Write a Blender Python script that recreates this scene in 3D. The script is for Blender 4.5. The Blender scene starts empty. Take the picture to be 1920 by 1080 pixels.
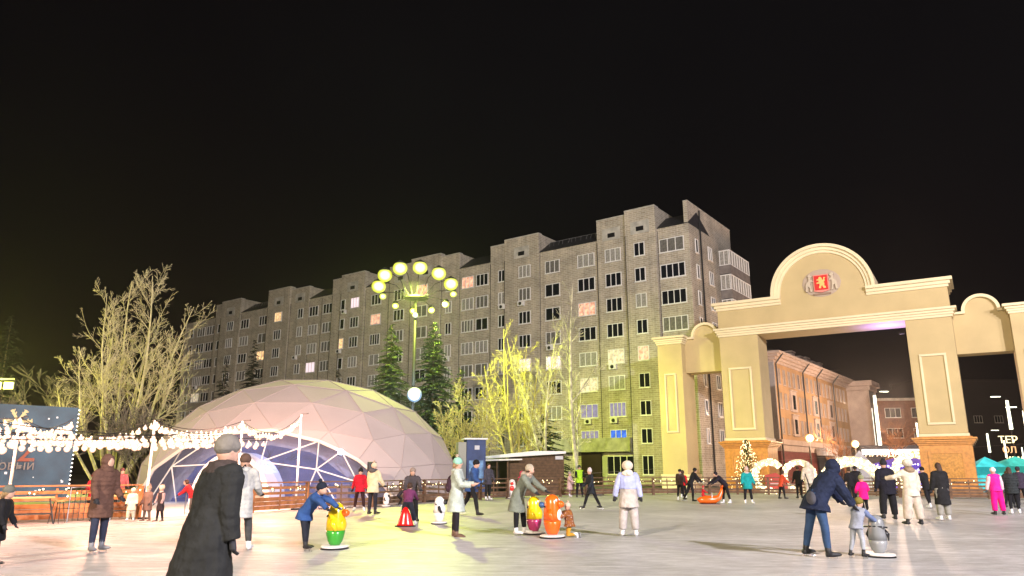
import bpy, math, random
from mathutils import Vector, Matrix, noise
R = math.radians
sc = bpy.context.scene
random.seed(7)

# ------------------------------------------------------------------ camera
cam_d = bpy.data.cameras.new('camera'); cam = bpy.data.objects.new('camera', cam_d)
sc.collection.objects.link(cam)
cam_d.sensor_width = 36; cam_d.lens = 36 * 1387 / 1920
cam_d.clip_end = 1500; cam_d.clip_start = 0.1
cam.location = (0, 0, 1.55); cam.rotation_euler = (R(90 + 13.8), 0, 0)
sc.camera = cam
# ------------------------------------------------------------------ world: night sky
w = bpy.data.worlds.new('World'); sc.world = w; w.use_nodes = True
nt = w.node_tree; nt.nodes.clear()
out = nt.nodes.new('ShaderNodeOutputWorld'); bg = nt.nodes.new('ShaderNodeBackground')
tc = nt.nodes.new('ShaderNodeTexCoord'); nz = nt.nodes.new('ShaderNodeTexNoise'); rp = nt.nodes.new('ShaderNodeValToRGB')
nz.inputs['Scale'].default_value = 1.6; nz.inputs['Detail'].default_value = 3
rp.color_ramp.elements[0].position = .35; rp.color_ramp.elements[0].color = (.0016, .0011, .0020, 1)
rp.color_ramp.elements[1].position = .75; rp.color_ramp.elements[1].color = (.0040, .0037, .0040, 1)
nt.links.new(tc.outputs['Generated'], nz.inputs['Vector']); nt.links.new(nz.outputs['Fac'], rp.inputs['Fac'])
nt.links.new(rp.outputs['Color'], bg.inputs['Color']); nt.links.new(bg.outputs[0], out.inputs[0])
bg.inputs['Strength'].default_value = 1.0
sc.view_settings.view_transform = 'Standard'; sc.view_settings.look = 'None'
sc.view_settings.exposure = 0; sc.view_settings.gamma = 1
sc.cycles.use_denoising = True
sc.cycles.max_bounces = 5; sc.cycles.diffuse_bounces = 2; sc.cycles.glossy_bounces = 2
sc.cycles.transmission_bounces = 4; sc.cycles.transparent_max_bounces = 8; sc.cycles.volume_bounces = 0
sc.cycles.sample_clamp_indirect = 3; sc.cycles.caustics_reflective = False; sc.cycles.caustics_refractive = False

def lamp(name, loc, power, col, size=.3, spot=None, target=None, blend=.6, parent=None):
    ld = bpy.data.lights.new(name, 'SPOT' if spot else 'POINT'); ld.energy = power; ld.color = col
    ld.shadow_soft_size = size
    if spot: ld.spot_size = R(spot); ld.spot_blend = blend
    o = bpy.data.objects.new(name, ld); sc.collection.objects.link(o); o.location = loc
    if target is not None:
        o.rotation_euler = (Vector(target) - Vector(loc)).to_track_quat('-Z', 'Y').to_euler()
    if parent: o.parent = parent
    return o
# floodlight masts that stand behind and beside the photographer
lamp('floodlight', (-26, -34, 27), 195000, (1.0, .84, .62), .5, 90, (2, 45, 4))
lamp('floodlight', (30, -22, 22), 190000, (.97, .91, 1.0), .5, 90, (12, 25, 0))
lamp('floodlight', (36, 20, 15), 14000, (1.0, .88, .92), .5, 140, (16, 60, 8))

# ------------------------------------------------------------------ materials
MATS = {}
def mat(name, col, rough=.7, metal=0., emit=None, estr=0., var=.0, vscale=6., bump=0., bscale=30., spec=.3, alpha=1., sheen=0, samp=True, tr=0.):
    if name in MATS: return MATS[name]
    m = bpy.data.materials.new(name); m.use_nodes = True
    n = m.node_tree; b = n.nodes['Principled BSDF']; L = n.links.new
    c = (col[0], col[1], col[2], 1)
    b.inputs['Base Color'].default_value = c
    b.inputs['Roughness'].default_value = rough; b.inputs['Metallic'].default_value = metal
    b.inputs['Specular IOR Level'].default_value = spec; b.inputs['Alpha'].default_value = alpha
    b.inputs['Sheen Weight'].default_value = sheen
    b.inputs['Transmission Weight'].default_value = tr
    if emit:
        b.inputs['Emission Color'].default_value = (*emit, 1); b.inputs['Emission Strength'].default_value = estr
    if not samp: m.cycles.emission_sampling = 'NONE'
    if var or bump:
        t = n.nodes.new('ShaderNodeTexCoord')
    if var:
        x = n.nodes.new('ShaderNodeTexNoise'); x.inputs['Scale'].default_value = vscale; x.inputs['Detail'].default_value = 5
        r = n.nodes.new('ShaderNodeValToRGB'); r.color_ramp.elements[0].position = .3; r.color_ramp.elements[1].position = .7
        r.color_ramp.elements[0].color = tuple(k * (1 - var) for k in col) + (1,)
        r.color_ramp.elements[1].color = tuple(min(1, k * (1 + var)) for k in col) + (1,)
        L(t.outputs['Object'], x.inputs['Vector']); L(x.outputs['Fac'], r.inputs['Fac']); L(r.outputs['Color'], b.inputs['Base Color'])
    if bump:
        x = n.nodes.new('ShaderNodeTexNoise'); x.inputs['Scale'].default_value = bscale; x.inputs['Detail'].default_value = 4
        bp = n.nodes.new('ShaderNodeBump'); bp.inputs['Strength'].default_value = bump; bp.inputs['Distance'].default_value = .02
        L(t.outputs['Object'], x.inputs['Vector']); L(x.outputs['Fac'], bp.inputs['Height']); L(bp.outputs['Normal'], b.inputs['Normal'])
    MATS[name] = m
    return m
def cloth(col, name=None, quilt=0):
    k = name or ('quilt_' if quilt else 'cloth_') + '%02x%02x%02x' % tuple(int(max(0, min(1, c)) * 255) for c in col)
    new = k not in MATS; m = mat(k, col, .85, var=.22, vscale=6, bump=.7, bscale=14, spec=.15)
    if new and quilt:      # sewn quilting bands
        n = m.node_tree; b = n.nodes['Principled BSDF']; t = n.nodes.new('ShaderNodeTexCoord'); wv = n.nodes.new('ShaderNodeTexWave'); wv.bands_direction = 'Z'; wv.wave_profile = 'SIN'
        wv.inputs['Scale'].default_value = 3.6; wv.inputs['Distortion'].default_value = 1.2; wv.inputs['Detail'].default_value = 2
        bp = n.nodes.new('ShaderNodeBump'); bp.inputs['Strength'].default_value = quilt; bp.inputs['Distance'].default_value = .03
        n.links.new(t.outputs['Object'], wv.inputs['Vector']); n.links.new(wv.outputs['Fac'], bp.inputs['Height'])
        old = [q for q in n.nodes if q.type == 'BUMP' and q != bp][0]; n.links.new(bp.outputs[0], old.inputs['Normal'])
    return m
def brick(name, c1, c2, mortar, scale=1., stain=.35, bw=.5, bh=.16, ms=.02):
    m = bpy.data.materials.new(name); m.use_nodes = True; n = m.node_tree; b = n.nodes['Principled BSDF']; L = n.links.new
    t = n.nodes.new('ShaderNodeTexCoord'); sp = n.nodes.new('ShaderNodeSeparateXYZ'); cb = n.nodes.new('ShaderNodeCombineXYZ')
    ad = n.nodes.new('ShaderNodeMath'); ad.operation = 'ADD'
    L(t.outputs['Object'], sp.inputs[0]); L(sp.outputs['X'], ad.inputs[0]); L(sp.outputs['Y'], ad.inputs[1])
    L(ad.outputs[0], cb.inputs['X']); L(sp.outputs['Z'], cb.inputs['Y'])
    br = n.nodes.new('ShaderNodeTexBrick'); br.inputs['Scale'].default_value = scale
    br.inputs['Color1'].default_value = (*c1, 1); br.inputs['Color2'].default_value = (*c2, 1); br.inputs['Mortar'].default_value = (*mortar, 1)
    br.inputs['Brick Width'].default_value = bw; br.inputs['Row Height'].default_value = bh; br.inputs['Mortar Size'].default_value = ms
    L(cb.outputs[0], br.inputs['Vector'])
    x = n.nodes.new('ShaderNodeTexNoise'); x.inputs['Scale'].default_value = .55; x.inputs['Detail'].default_value = 8; x.inputs['Roughness'].default_value = .7
    r = n.nodes.new('ShaderNodeValToRGB'); r.color_ramp.elements[0].position = .35; r.color_ramp.elements[1].position = .7
    r.color_ramp.elements[0].color = (1 - stain,) * 3 + (1,); r.color_ramp.elements[1].color = (1.1, 1.08, 1.05, 1)
    # vertical weather streaks
    mp = n.nodes.new('ShaderNodeMapping'); mp.inputs['Scale'].default_value = (2.2, 2.2, .16)
    y = n.nodes.new('ShaderNodeTexNoise'); y.inputs['Scale'].default_value = 1.2; y.inputs['Detail'].default_value = 4
    r2 = n.nodes.new('ShaderNodeValToRGB'); r2.color_ramp.elements[0].position = .3; r2.color_ramp.elements[1].position = .65
    r2.color_ramp.elements[0].color = (1 - stain * .7,) * 3 + (1,); r2.color_ramp.elements[1].color = (1, 1, 1, 1)
    L(t.outputs['Object'], mp.inputs[0]); L(mp.outputs[0], y.inputs['Vector']); L(y.outputs['Fac'], r2.inputs['Fac'])
    L(t.outputs['Object'], x.inputs['Vector']); L(x.outputs['Fac'], r.inputs['Fac'])
    mx = n.nodes.new('ShaderNodeMixRGB'); mx.blend_type = 'MULTIPLY'; mx.inputs[0].default_value = 1
    mx2 = n.nodes.new('ShaderNodeMixRGB'); mx2.blend_type = 'MULTIPLY'; mx2.inputs[0].default_value = 1
    L(br.outputs['Color'], mx.inputs[1]); L(r.outputs['Color'], mx.inputs[2]); L(mx.outputs[0], mx2.inputs[1]); L(r2.outputs['Color'], mx2.inputs[2])
    L(mx2.outputs[0], b.inputs['Base Color'])
    bp = n.nodes.new('ShaderNodeBump'); bp.inputs['Strength'].default_value = .6; bp.inputs['Distance'].default_value = .02
    L(br.outputs['Fac'], bp.inputs['Height']); bp.invert = True; L(bp.outputs[0], b.inputs['Normal'])
    b.inputs['Roughness'].default_value = .9; b.inputs['Specular IOR Level'].default_value = .15
    MATS[name] = m
    return m
BLACK = mat('black_paint', (.012, .012, .014), .5)
METAL = mat('steel', (.5, .5, .52), .3, 1.)
DARKM = mat('dark_metal', (.04, .042, .045), .5, .3)
WHITEP = mat('white_paint', (.78, .77, .74), .5, var=.06)
FRAMEW = mat('window_frame', (.86, .85, .82), .5)
SKIN = mat('skin', (.55, .33, .24), .55)
SNOW = mat('snow', (.78, .79, .82), .8, var=.08, vscale=2, bump=.8, bscale=5)

# ------------------------------------------------------------------ mesh builder
class MB:
    def __init__(s): s.v = []; s.f = []; s.m = []
    def add(s, vs, fs, mi=0):
        o = len(s.v); s.v += [tuple(v) for v in vs]
        s.f += [tuple(i + o for i in f) for f in fs]; s.m += [mi] * len(fs)
    def box(s, x0, x1, y0, y1, z0, z1, mi=0, M=None):
        vs = [Vector((x, y, z)) for z in (z0, z1) for y in (y0, y1) for x in (x0, x1)]
        if M: vs = [M @ v for v in vs]
        s.add(vs, [(0, 2, 3, 1), (4, 5, 7, 6), (0, 1, 5, 4), (2, 6, 7, 3), (0, 4, 6, 2), (1, 3, 7, 5)], mi)
    def loft(s, pts, rad, n=8, side=None, mi=0, cap=True):
        """tube through pts; rad = r or (ru, rv) per point"""
        pts = [Vector(p) for p in pts]; rings = []
        for i, p in enumerate(pts):
            if i == 0: d = pts[1] - p
            elif i == len(pts) - 1: d = p - pts[-2]
            else: d = (pts[i + 1] - p).normalized() + (p - pts[i - 1]).normalized()
            if d.length < 1e-6: d = Vector((0, 0, 1))
            d.normalize()
            u = Vector(side) if side is not None else (Vector((1, 0, 0)) if abs(d.x) < .8 else Vector((0, 1, 0)))
            u = (u - d * u.dot(d)).normalized(); v = d.cross(u)
            r = rad[i]; ru, rv = r if isinstance(r, tuple) else (r, r)
            rings.append([p + u * ru * math.cos(2 * math.pi * k / n) + v * rv * math.sin(2 * math.pi * k / n) for k in range(n)])
        vs = [q for ring in rings for q in ring]; fs = []
        for i in range(len(pts) - 1):
            for k in range(n):
                a = i * n + k; b_ = i * n + (k + 1) % n
                fs.append((a, b_, b_ + n, a + n))
        if cap:
            fs.append(tuple(range(n - 1, -1, -1))); e = (len(pts) - 1) * n; fs.append(tuple(e + k for k in range(n)))
        s.add(vs, fs, mi)
    def tube(s, a, b, r0, r1=None, n=6, mi=0, cap=True): s.loft([a, b], [r0, r0 if r1 is None else r1], n, mi=mi, cap=cap)
    def ball(s, c, r, nu=10, nv=7, mi=0, M=None):
        rx, ry, rz = r if isinstance(r, tuple) else (r, r, r); c = Vector(c)
        vs = [Vector((0, 0, rz))]; fs = []
        for j in range(1, nv):
            t = math.pi * j / nv
            for k in range(nu):
                p = 2 * math.pi * k / nu
                vs.append(Vector((rx * math.sin(t) * math.cos(p), ry * math.sin(t) * math.sin(p), rz * math.cos(t))))
        vs.append(Vector((0, 0, -rz))); e = len(vs) - 1
        for k in range(nu):
            fs.append((0, 1 + k, 1 + (k + 1) % nu)); fs.append((e, 1 + (nv - 2) * nu + (k + 1) % nu, 1 + (nv - 2) * nu + k))
            for j in range(nv - 2):
                a = 1 + j * nu + k; b_ = 1 + j * nu + (k + 1) % nu
                fs.append((a, a + nu, b_ + nu, b_))
        if M: vs = [M @ v for v in vs]
        s.add([v + c for v in vs], fs, mi)
    def lathe(s, prof, c=(0, 0, 0), n=16, mi=0, sx=1, sy=1):
        vs = []; fs = []
        for r, z in prof:
            for k in range(n):
                a = 2 * math.pi * k / n; vs.append((c[0] + r * sx * math.cos(a), c[1] + r * sy * math.sin(a), c[2] + z))
        for i in range(len(prof) - 1):
            for k in range(n):
                a = i * n + k; b_ = i * n + (k + 1) % n; fs.append((a, b_, b_ + n, a + n))
        fs.append(tuple(range(n - 1, -1, -1))); e = (len(prof) - 1) * n; fs.append(tuple(e + k for k in range(n)))
        s.add(vs, fs, mi)
    def prism(s, poly, y0, y1, mi=0):
        """poly in x,z (counter-clockwise seen from -y) extruded along y"""
        n = len(poly); vs = [(x, y0, z) for x, z in poly] + [(x, y1, z) for x, z in poly]
        fs = [tuple(range(n)), tuple(range(2 * n - 1, n - 1, -1))]
        for i in range(n): j = (i + 1) % n; fs.append((i, i + n, j + n, j))
        s.add(vs, fs, mi)
    def strip(s, inner, outer, y0, y1, mi=0):
        """band between two open x,z paths of equal length"""
        n = len(inner)
        for i in range(n - 1):
            q = [inner[i], inner[i + 1], outer[i + 1], outer[i]]
            s.prism(q, y0, y1, mi)
    def build(s, name, mats, parent=None, smooth=False, bevel=0, loc=None, rz=0):
        me = bpy.data.meshes.new(name); me.from_pydata(s.v, [], s.f)
        mats = mats if isinstance(mats, (list, tuple)) else [mats]
        for m in mats: me.materials.append(m)
        if len(mats) > 1: me.polygons.foreach_set('material_index', s.m)
        if smooth: me.polygons.foreach_set('use_smooth', [True] * len(s.f))
        me.update(); o = bpy.data.objects.new(name, me); sc.collection.objects.link(o)
        if parent: o.parent = parent
        if loc is not None: o.location = loc
        if rz: o.rotation_euler = (0, 0, rz)
        if bevel:
            bv = o.modifiers.new('bevel', 'BEVEL'); bv.width = bevel; bv.segments = 2; bv.limit_method = 'ANGLE'
        return o
def tag(o, label=None, cat=None, group=None, kind=None):
    if label: o['label'] = label
    if cat: o['category'] = cat
    if group: o['group'] = group
    if kind: o['kind'] = kind
    return o
def empty(name, loc, rz=0, label=None, cat=None, group=None):
    o = bpy.data.objects.new(name, None); sc.collection.objects.link(o); o.location = loc; o.rotation_euler = (0, 0, rz)
    o.empty_display_size = .2
    return tag(o, label, cat, group)
def copy_tree(o, parent=None):
    c = o.copy(); sc.collection.objects.link(c); c.parent = parent
    for ch in list(o.children): copy_tree(ch, c)
    return c

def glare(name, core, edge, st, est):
    """lamp with its glare painted on: hot in the middle, coloured towards its rim"""
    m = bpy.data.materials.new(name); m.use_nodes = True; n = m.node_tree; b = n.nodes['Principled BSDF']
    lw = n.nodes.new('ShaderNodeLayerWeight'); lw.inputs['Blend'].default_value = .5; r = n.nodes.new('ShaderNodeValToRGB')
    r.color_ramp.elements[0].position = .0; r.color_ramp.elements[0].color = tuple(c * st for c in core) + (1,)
    r.color_ramp.elements[1].position = .38; r.color_ramp.elements[1].color = tuple(c * est for c in edge) + (1,)  # halo of glare painted into the rim's emission colour
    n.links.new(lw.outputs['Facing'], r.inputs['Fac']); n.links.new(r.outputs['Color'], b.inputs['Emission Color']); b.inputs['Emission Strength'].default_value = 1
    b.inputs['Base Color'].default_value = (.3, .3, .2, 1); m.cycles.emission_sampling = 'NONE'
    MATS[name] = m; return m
# ================================================================== SETTING
g = MB(); g.v = [(-190, -50, -.06), (190, -50, -.06), (190, 260, -.06), (-190, 260, -.06)]; g.f = [(0, 1, 2, 3)]; g.m = [0]
tag(g.build('ground', mat('packed_snow_ground', (.16, .15, .15), .85, var=.5, vscale=.35, bump=.6, bscale=3)), kind='structure')
# snow lying round the rink
FENCE_PTS = [(-18.2, 20.2), (-15.1, 22.9), (-13.0, 24.5), (-12.2, 25.2), (-9.6, 28.4), (-8.3, 31.1), (-5.9, 32.8), (-4.3, 37.6), (-1.7, 40.9), (1.2, 44.0),
             (4.5, 46.6), (9.0, 48.8), (14.5, 49.3), (18.0, 47.8), (20.3, 45.7), (24.2, 42.3), (27.5, 40.8), (33, 38.5)]
def flat(poly, z): m = MB(); m.v = [(x, y, z) for x, y in poly]; m.f = [tuple(range(len(poly)))]; m.m = [0]; return m
def icemat():
    m = bpy.data.materials.new('rink_ice'); m.use_nodes = True; n = m.node_tree; b = n.nodes['Principled BSDF']; L = n.links.new
    t = n.nodes.new('ShaderNodeTexCoord')
    def nz(scale, sx, sy, rot, det=5, rough=.6):
        mp = n.nodes.new('ShaderNodeMapping'); mp.inputs['Scale'].default_value = (sx, sy, 1); mp.inputs['Rotation'].default_value = (0, 0, rot)
        x = n.nodes.new('ShaderNodeTexNoise'); x.inputs['Scale'].default_value = scale; x.inputs['Detail'].default_value = det; x.inputs['Roughness'].default_value = rough
        L(t.outputs['Object'], mp.inputs[0]); L(mp.outputs[0], x.inputs['Vector']); return x.outputs['Fac']
    def ramp(f, p0, p1, c0, c1):
        r = n.nodes.new('ShaderNodeValToRGB'); r.color_ramp.elements[0].position = p0; r.color_ramp.elements[1].position = p1
        r.color_ramp.elements[0].color = (*c0, 1); r.color_ramp.elements[1].color = (*c1, 1); L(f, r.inputs['Fac']); return r.outputs['Color']
    def mul(a, c, f=1., bt='MULTIPLY'):
        x = n.nodes.new('ShaderNodeMixRGB'); x.blend_type = bt; x.inputs[0].default_value = f; L(a, x.inputs[1]); L(c, x.inputs[2]); return x.outputs[0]
    big = ramp(nz(.25, 1, 1, .3), .3, .7, (.46, .455, .465), (.73, .72, .745))
    s1 = ramp(nz(3, .6, 1.5, .2, 6, .7), .36, .64, (.70, .69, .68), (1, 1, 1))
    s2 = ramp(nz(5, .3, 2.2, 1.1, 6, .7), .38, .6, (.86, .86, .85), (1, 1, 1))
    s3 = ramp(nz(5, .3, 2.2, -.8, 6, .7), .38, .6, (.88, .87, .87), (1, 1, 1))
    def lines(f, wd, v):      # thin curved blade marks
        r = n.nodes.new('ShaderNodeValToRGB'); e = r.color_ramp.elements; e[0].position = .5 - wd; e[0].color = (1, 1, 1, 1); e[1].position = .5 + wd; e[1].color = (1, 1, 1, 1)
        q = e.new(.5); q.color = (v, v, v, 1); L(f, r.inputs['Fac']); return r.outputs['Color']
    l1 = lines(nz(1.5, .12, 1.3, .6, 1, .3), .010, 1.3); l2 = lines(nz(1.9, .10, 1.2, -.7, 1, .3), .008, .72); l3 = lines(nz(1.3, .10, 1.2, .1, 1, .3), .008, 1.28)
    dust = ramp(nz(9, 1, 1, 0, 5, .8), .56, .70, (1, 1, 1), (1.35, 1.35, 1.36))
    L(mul(mul(mul(mul(mul(mul(mul(big, s1), s2), s3), l1), l2), l3), dust), b.inputs['Base Color'])
    rr = ramp(nz(.6, .6, 1.6, .5, 7, .75), .40, .62, (.22, .22, .22), (.70, .70, .70)); 
    sx = n.nodes.new('ShaderNodeSeparateXYZ'); mr = n.nodes.new('ShaderNodeMapRange'); L(t.outputs['Object'], sx.inputs[0]); L(sx.outputs['X'], mr.inputs['Value'])   # the ice is wetter on the left side
    mr.inputs['From Min'].default_value = -9; mr.inputs['From Max'].default_value = -1; mr.inputs['To Min'].default_value = 0; mr.inputs['To Max'].default_value = 1
    mm = n.nodes.new('ShaderNodeMixRGB'); L(mr.outputs['Result'], mm.inputs[0]); L(rr, mm.inputs[1]); mm.inputs[2].default_value = (.44, .44, .44, 1); L(mm.outputs[0], b.inputs['Roughness'])
    hb = mul(mul(s1, s2), s3)
    bp = n.nodes.new('ShaderNodeBump'); bp.inputs['Strength'].default_value = .8; bp.inputs['Distance'].default_value = .02
    L(hb, bp.inputs['Height']); L(bp.outputs[0], b.inputs['Normal']); b.inputs['Specular IOR Level'].default_value = .36
    return m
tag(flat(FENCE_PTS[::-1] + [(-26, 12), (-26, -40), (60, -40), (60, 30)], 0).build('ice_rink', icemat()), kind='structure')
tag(flat([(-12.2, 25.25), (-16.5, 33), (-17.5, 38.6), (-4.4, 37.9), (-6.1, 32.9), (-8.5, 31.2), (-9.7, 28.5)][::-1], .004).build('snow_path', SNOW), kind='structure')
# plaza behind the fence
tag(flat([(-60, 52), (-60, 40), (-20, 26), (-18, 38), (-4, 38), (2, 45), (9, 49.3), (18, 48.5), (28, 41.5), (60, 30), (90, 60), (90, 160), (20, 160), (20, 66)][::-1], -.03).build('plaza_pavement', mat('trodden_snow', (.42, .41, .42), .8, var=.3, vscale=.8, bump=.7, bscale=4)), kind='structure')

# ================================================================== APARTMENT BLOCK
APM = brick('apartment_brick', (.60, .535, .42), (.46, .40, .31), (.70, .66, .58), 1., .30, .62, .21, .03)
CONC = mat('apartment_concrete', (.50, .48, .43), .85, var=.25, vscale=1.2)
ROOFM = mat('tar_roof', (.035, .035, .04), .6, var=.4, vscale=3, bump=.3)
GL = mat('dark_window_glass', (.010, .012, .016), .12, spec=.6)
GL2 = mat('curtained_glass', (.16, .155, .14), .35, var=.35, vscale=5)
GL3 = mat('net_curtain_glass', (.34, .33, .30), .35, var=.3, vscale=6)
def lit(name, col, st): return mat(name, tuple(c * .5 for c in col), .6, emit=col, estr=st, var=.3, vscale=3, samp=False)
LW = lit('lit_window_warm', (1, .62, .28), 1.2); LP = lit('lit_window_peach', (1, .52, .34), .95); LK = lit('lit_window_pink', (1, .78, .85), 1.)
LB = lit('lit_window_blue', (.05, .16, 1), .9); LC = lit('lit_window_cream', (1, .85, .6), .55); LV = lit('lit_window_violet', (.45, .38, .95), .3)
for q_ in (LW, LP, LC, LB):      # curtains and things seen through the lit panes: uneven light
    n_ = q_.node_tree; b_ = n_.nodes['Principled BSDF']; t_ = n_.nodes.new('ShaderNodeTexCoord'); x_ = n_.nodes.new('ShaderNodeTexNoise')
    x_.inputs['Scale'].default_value = 2.6; x_.inputs['Detail'].default_value = 4; mr_ = n_.nodes.new('ShaderNodeMapRange'); base = b_.inputs['Emission Strength'].default_value
    mr_.inputs['From Min'].default_value = .35; mr_.inputs['From Max'].default_value = .65; mr_.inputs['To Min'].default_value = base * .35; mr_.inputs['To Max'].default_value = base * 1.4
    n_.links.new(t_.outputs['Object'], x_.inputs['Vector']); n_.links.new(x_.outputs['Fac'], mr_.inputs['Value']); n_.links.new(mr_.outputs['Result'], b_.inputs['Emission Strength'])
ap = empty('apartment_block', (18.29, 73, 0), R(-36), 'long nine storey grey brown brick apartment block with stepped attic walls behind the trees', 'building')
SEC = [(0, 3.5, 26.5, .0), (3.5, 7.1, 29.0, .45), (7.1, 10.75, 28.7, .15), (10.75, 18.55, 26.5, 0), (18.55, 23.6, 28.8, .2), (23.6, 25.85, 28.4, .05), (25.85, 30.8, 26.4, .0),
       (30.8, 33.8, 28.5, .1), (33.8, 39, 28.9, .35), (39, 43.2, 28.5, .2), (43.2, 48, 26.4, 0), (48, 52.8, 28.8, .35), (52.8, 54.9, 28.5, .15), (54.9, 57.3, 26.4, 0), (57.3, 60.1, 26.4, .0), (60.1, 64.4, 28.4, .15), (64.4, 69.8, 28.9, .4),
       (69.8, 77.2, 26.5, 0), (77.2, 82.5, 28.8, .3), (82.5, 84.4, 28.5, .1), (84.4, 93.5, 26.4, 0)]
mb = MB()
mb.box(-93.5, 0, .45, 12.9, 0, 26.3)
for s0, s1, zt, pr in SEC:
    mb.box(-s1 + .002, -s0 - .002, -pr, .46, 0, 26.45 if zt < 27 else zt)
    if zt > 27:
        at_ = MB(); at_.box(-s1 + .004, -s0 - .004, .47, 5.2, 26.3, zt - .002); at_.box(-s1 - .0, -s0 + .0, -pr - .05, .5, zt, zt + .1, 1); at_.build('attic_wall', [APM, CONC], ap)
    else:
        rf = MB(); rf.add([(-s1, -.18, 26.46), (-s0, -.18, 26.46), (-s0, 2.4, 28.3), (-s1, 2.4, 28.3), (-s1, 6, 26.46), (-s0, 6, 26.46)], [(0, 1, 2, 3), (3, 2, 5, 4), (0, 3, 4), (1, 5, 2), (0, 4, 5, 1)]); rf.build('roof', ROOFM, ap)
at_ = MB(); at_.box(-.45, -.003, -.02, 12.5, 26.3, 28.9); at_.box(-.47, .05, -.05, 12.52, 28.9, 28.98, 1)
mb.box(-.02, .0, .44, 12.88, .0, 26.3)
mb.build('brick_wall', APM, ap); at_.build('attic_wall', [APM, CONC], ap)
pan = MB()
for s0, s1, zt, pr in SEC:
    pan.box(-s1 - .02, -s1 + .05, -pr - .03, -pr + .01, .3, 26.2)
    if zt > 27 and s1 - s0 > 3: pan.box(-(s0 + s1) / 2 - 1.1, -(s0 + s1) / 2 + 1.1, -pr - .035, -pr, 26.2, 27.6, 1)
pan.build('panel_joint', [mat('joint_tar', (.05, .05, .05), .8), CONC], ap)
for s0, s1, zt, pr in SEC:
    if zt > 27 and s1 - s0 > 3: vt = MB(); vt.box(-(s0 + s1) / 2 - .45, -(s0 + s1) / 2 + .45, -pr - .05, -pr, 26.5, 27.0); vt.build('attic_vent', BLACK, ap)
def winmesh(W, H, n):
    m = MB(); t = .075
    m.box(-W / 2, W / 2, -.09, .01, -H / 2, -H / 2 + t); m.box(-W / 2, W / 2, -.09, .01, H / 2 - t, H / 2)
    for k in range(n + 1):
        x = -W / 2 + (W - t) * k / n; m.box(x, x + t, -.088, .01, -H / 2 + t, H / 2 - t)
    m.box(-W / 2 - .06, W / 2 + .06, -.16, .01, -H / 2 - .07, -H / 2 - .002)
    return m
def panemesh(W, H):
    m = MB(); m.box(-W / 2 + .02, W / 2 - .02, -.03, .005, -H / 2 + .02, H / 2 - .02); return m
# window columns: s, width, panes, section offset
COLS = [(1.95, 2.75, 4), (5.45, 1.25, 2), (8.8, 1.95, 3), (12.3, 2.2, 3), (16.8, 2.0, 3), (20.6, 1.7, 3), (24.1, 1.0, 2), (27.15, 1.9, 3), (29.45, 1.9, 3), (32.5, 1.0, 2), (36.9, 1.9, 2), (41.2, 1.9, 3),
        (45.8, 1.9, 3), (49.7, 1.7, 3), (52.2, .9, 1), (55.9, 2.0, 3), (59.0, 2.0, 3), (61.9, 1.2, 2), (66.9, 1.7, 3), (71.2, 2.0, 3), (76, 2.2, 3), (79.6, 1.7, 3), (82.9, 1.0, 1), (85.6, 2.3, 3), (88.4, 2.2, 3), (91.3, 1.0, 1)]
LIT = {(2, 4): LC, (2, 7): LB, (2, 0): GL3, (3, 2): LP, (3, 0): GL3, (3, 4): GL3, (3, 5): LC, (2, 5): GL3, (1, 4): LP, (8, 0): LP, (4, 4): LK, (5, 4): LK, (4, 6): GL3, (10, 0): LP, (12, 1): LP, (13, 0): LK, (18, 0): LW, (19, 2): LW, (16, 3): LK, (8, 1): GL3, (2, 6): LV, (3, 6): LV, (3, 7): LV,
       (24, 4): LC, (7, 4): GL2, (6, 1): GL3, (14, 2): LW, (20, 5): LP}
rnd = random.Random(3); wcache = {}; far = MB(); farm = [FRAMEW, GL, GL2, GL3, LW, LP, LK, LB, LC, LV]; acs = []
for ci, (s, W, npn) in enumerate(COLS):
    pr = [q[3] for q in SEC if q[0] <= s < q[1]][0]
    for k in range(8 if ci > 4 else 8):
        z = 24.45 - 2.8 * k; H_ = 1.5
        Wk = W; n_ = npn
        if ci == 0 and k == 0: n_ = 3
        if rnd.random() < .18 and npn == 3: n_ = 2 if rnd.random() < .6 else 4
        gm = LIT.get((ci, k)) or rnd.choice([GL, GL, GL, GL, GL2, GL2, GL3] if ci < 12 else [GL, GL, GL, GL2, GL3])
        if ci < 11:
            key = (Wk, n_)
            if key not in wcache: wcache[key] = (winmesh(Wk, H_, n_), panemesh(Wk, H_))
            wi = wcache[key][0].build('window', FRAMEW, ap); wi.location = (-s, -pr, z)
            wcache[key][1].build('pane', gm, wi)
        else:
            a, b_ = winmesh(Wk, H_, n_), panemesh(Wk, H_)
            far.add([(x - s, y - pr, zz + z) for x, y, zz in a.v], a.f, 0)
            far.add([(x - s, y - pr, zz + z) for x, y, zz in b_.v], b_.f, farm.index(gm))
        if rnd.random() < .09 or (ci, k) in ((2, 4), (2, 6), (3, 7), (5, 1)): acs.append((s + rnd.uniform(-.5, .5), pr, z - 1.12))
for s, W in ((8.6, 3.2), (12.6, 2.6), (16.8, 2.2), (20.6, 2.2), (24, 1.2), (28, 2.4)):
    if s > 8.6 and s < 13: continue
tag(far.build('window', farm, ap), kind='stuff')
for s, W, n_ in ((5.45, 1.25, 2), (8.7, 3.1, 4)):
    wi = winmesh(W, 1.9, n_).build('window', FRAMEW, ap); wi.location = (-s, -(.45 if s < 7 else .15), 2.0); panemesh(W, 1.9).build('pane', GL, wi)
for s, pr, z in acs:
    m = MB(); m.box(-.42, .42, -.38, -.02, -.28, .28); o = m.build('air_conditioner', WHITEP, ap, bevel=.02); o.location = (-s, -pr, z)
    m = MB(); m.lathe([(.2, 0), (.2, .03)], (0, 0, 0), 14); f_ = m.build('fan_grille', BLACK, o); f_.rotation_euler = (R(90), 0, 0); f_.location = (0, -.385, 0)
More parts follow.
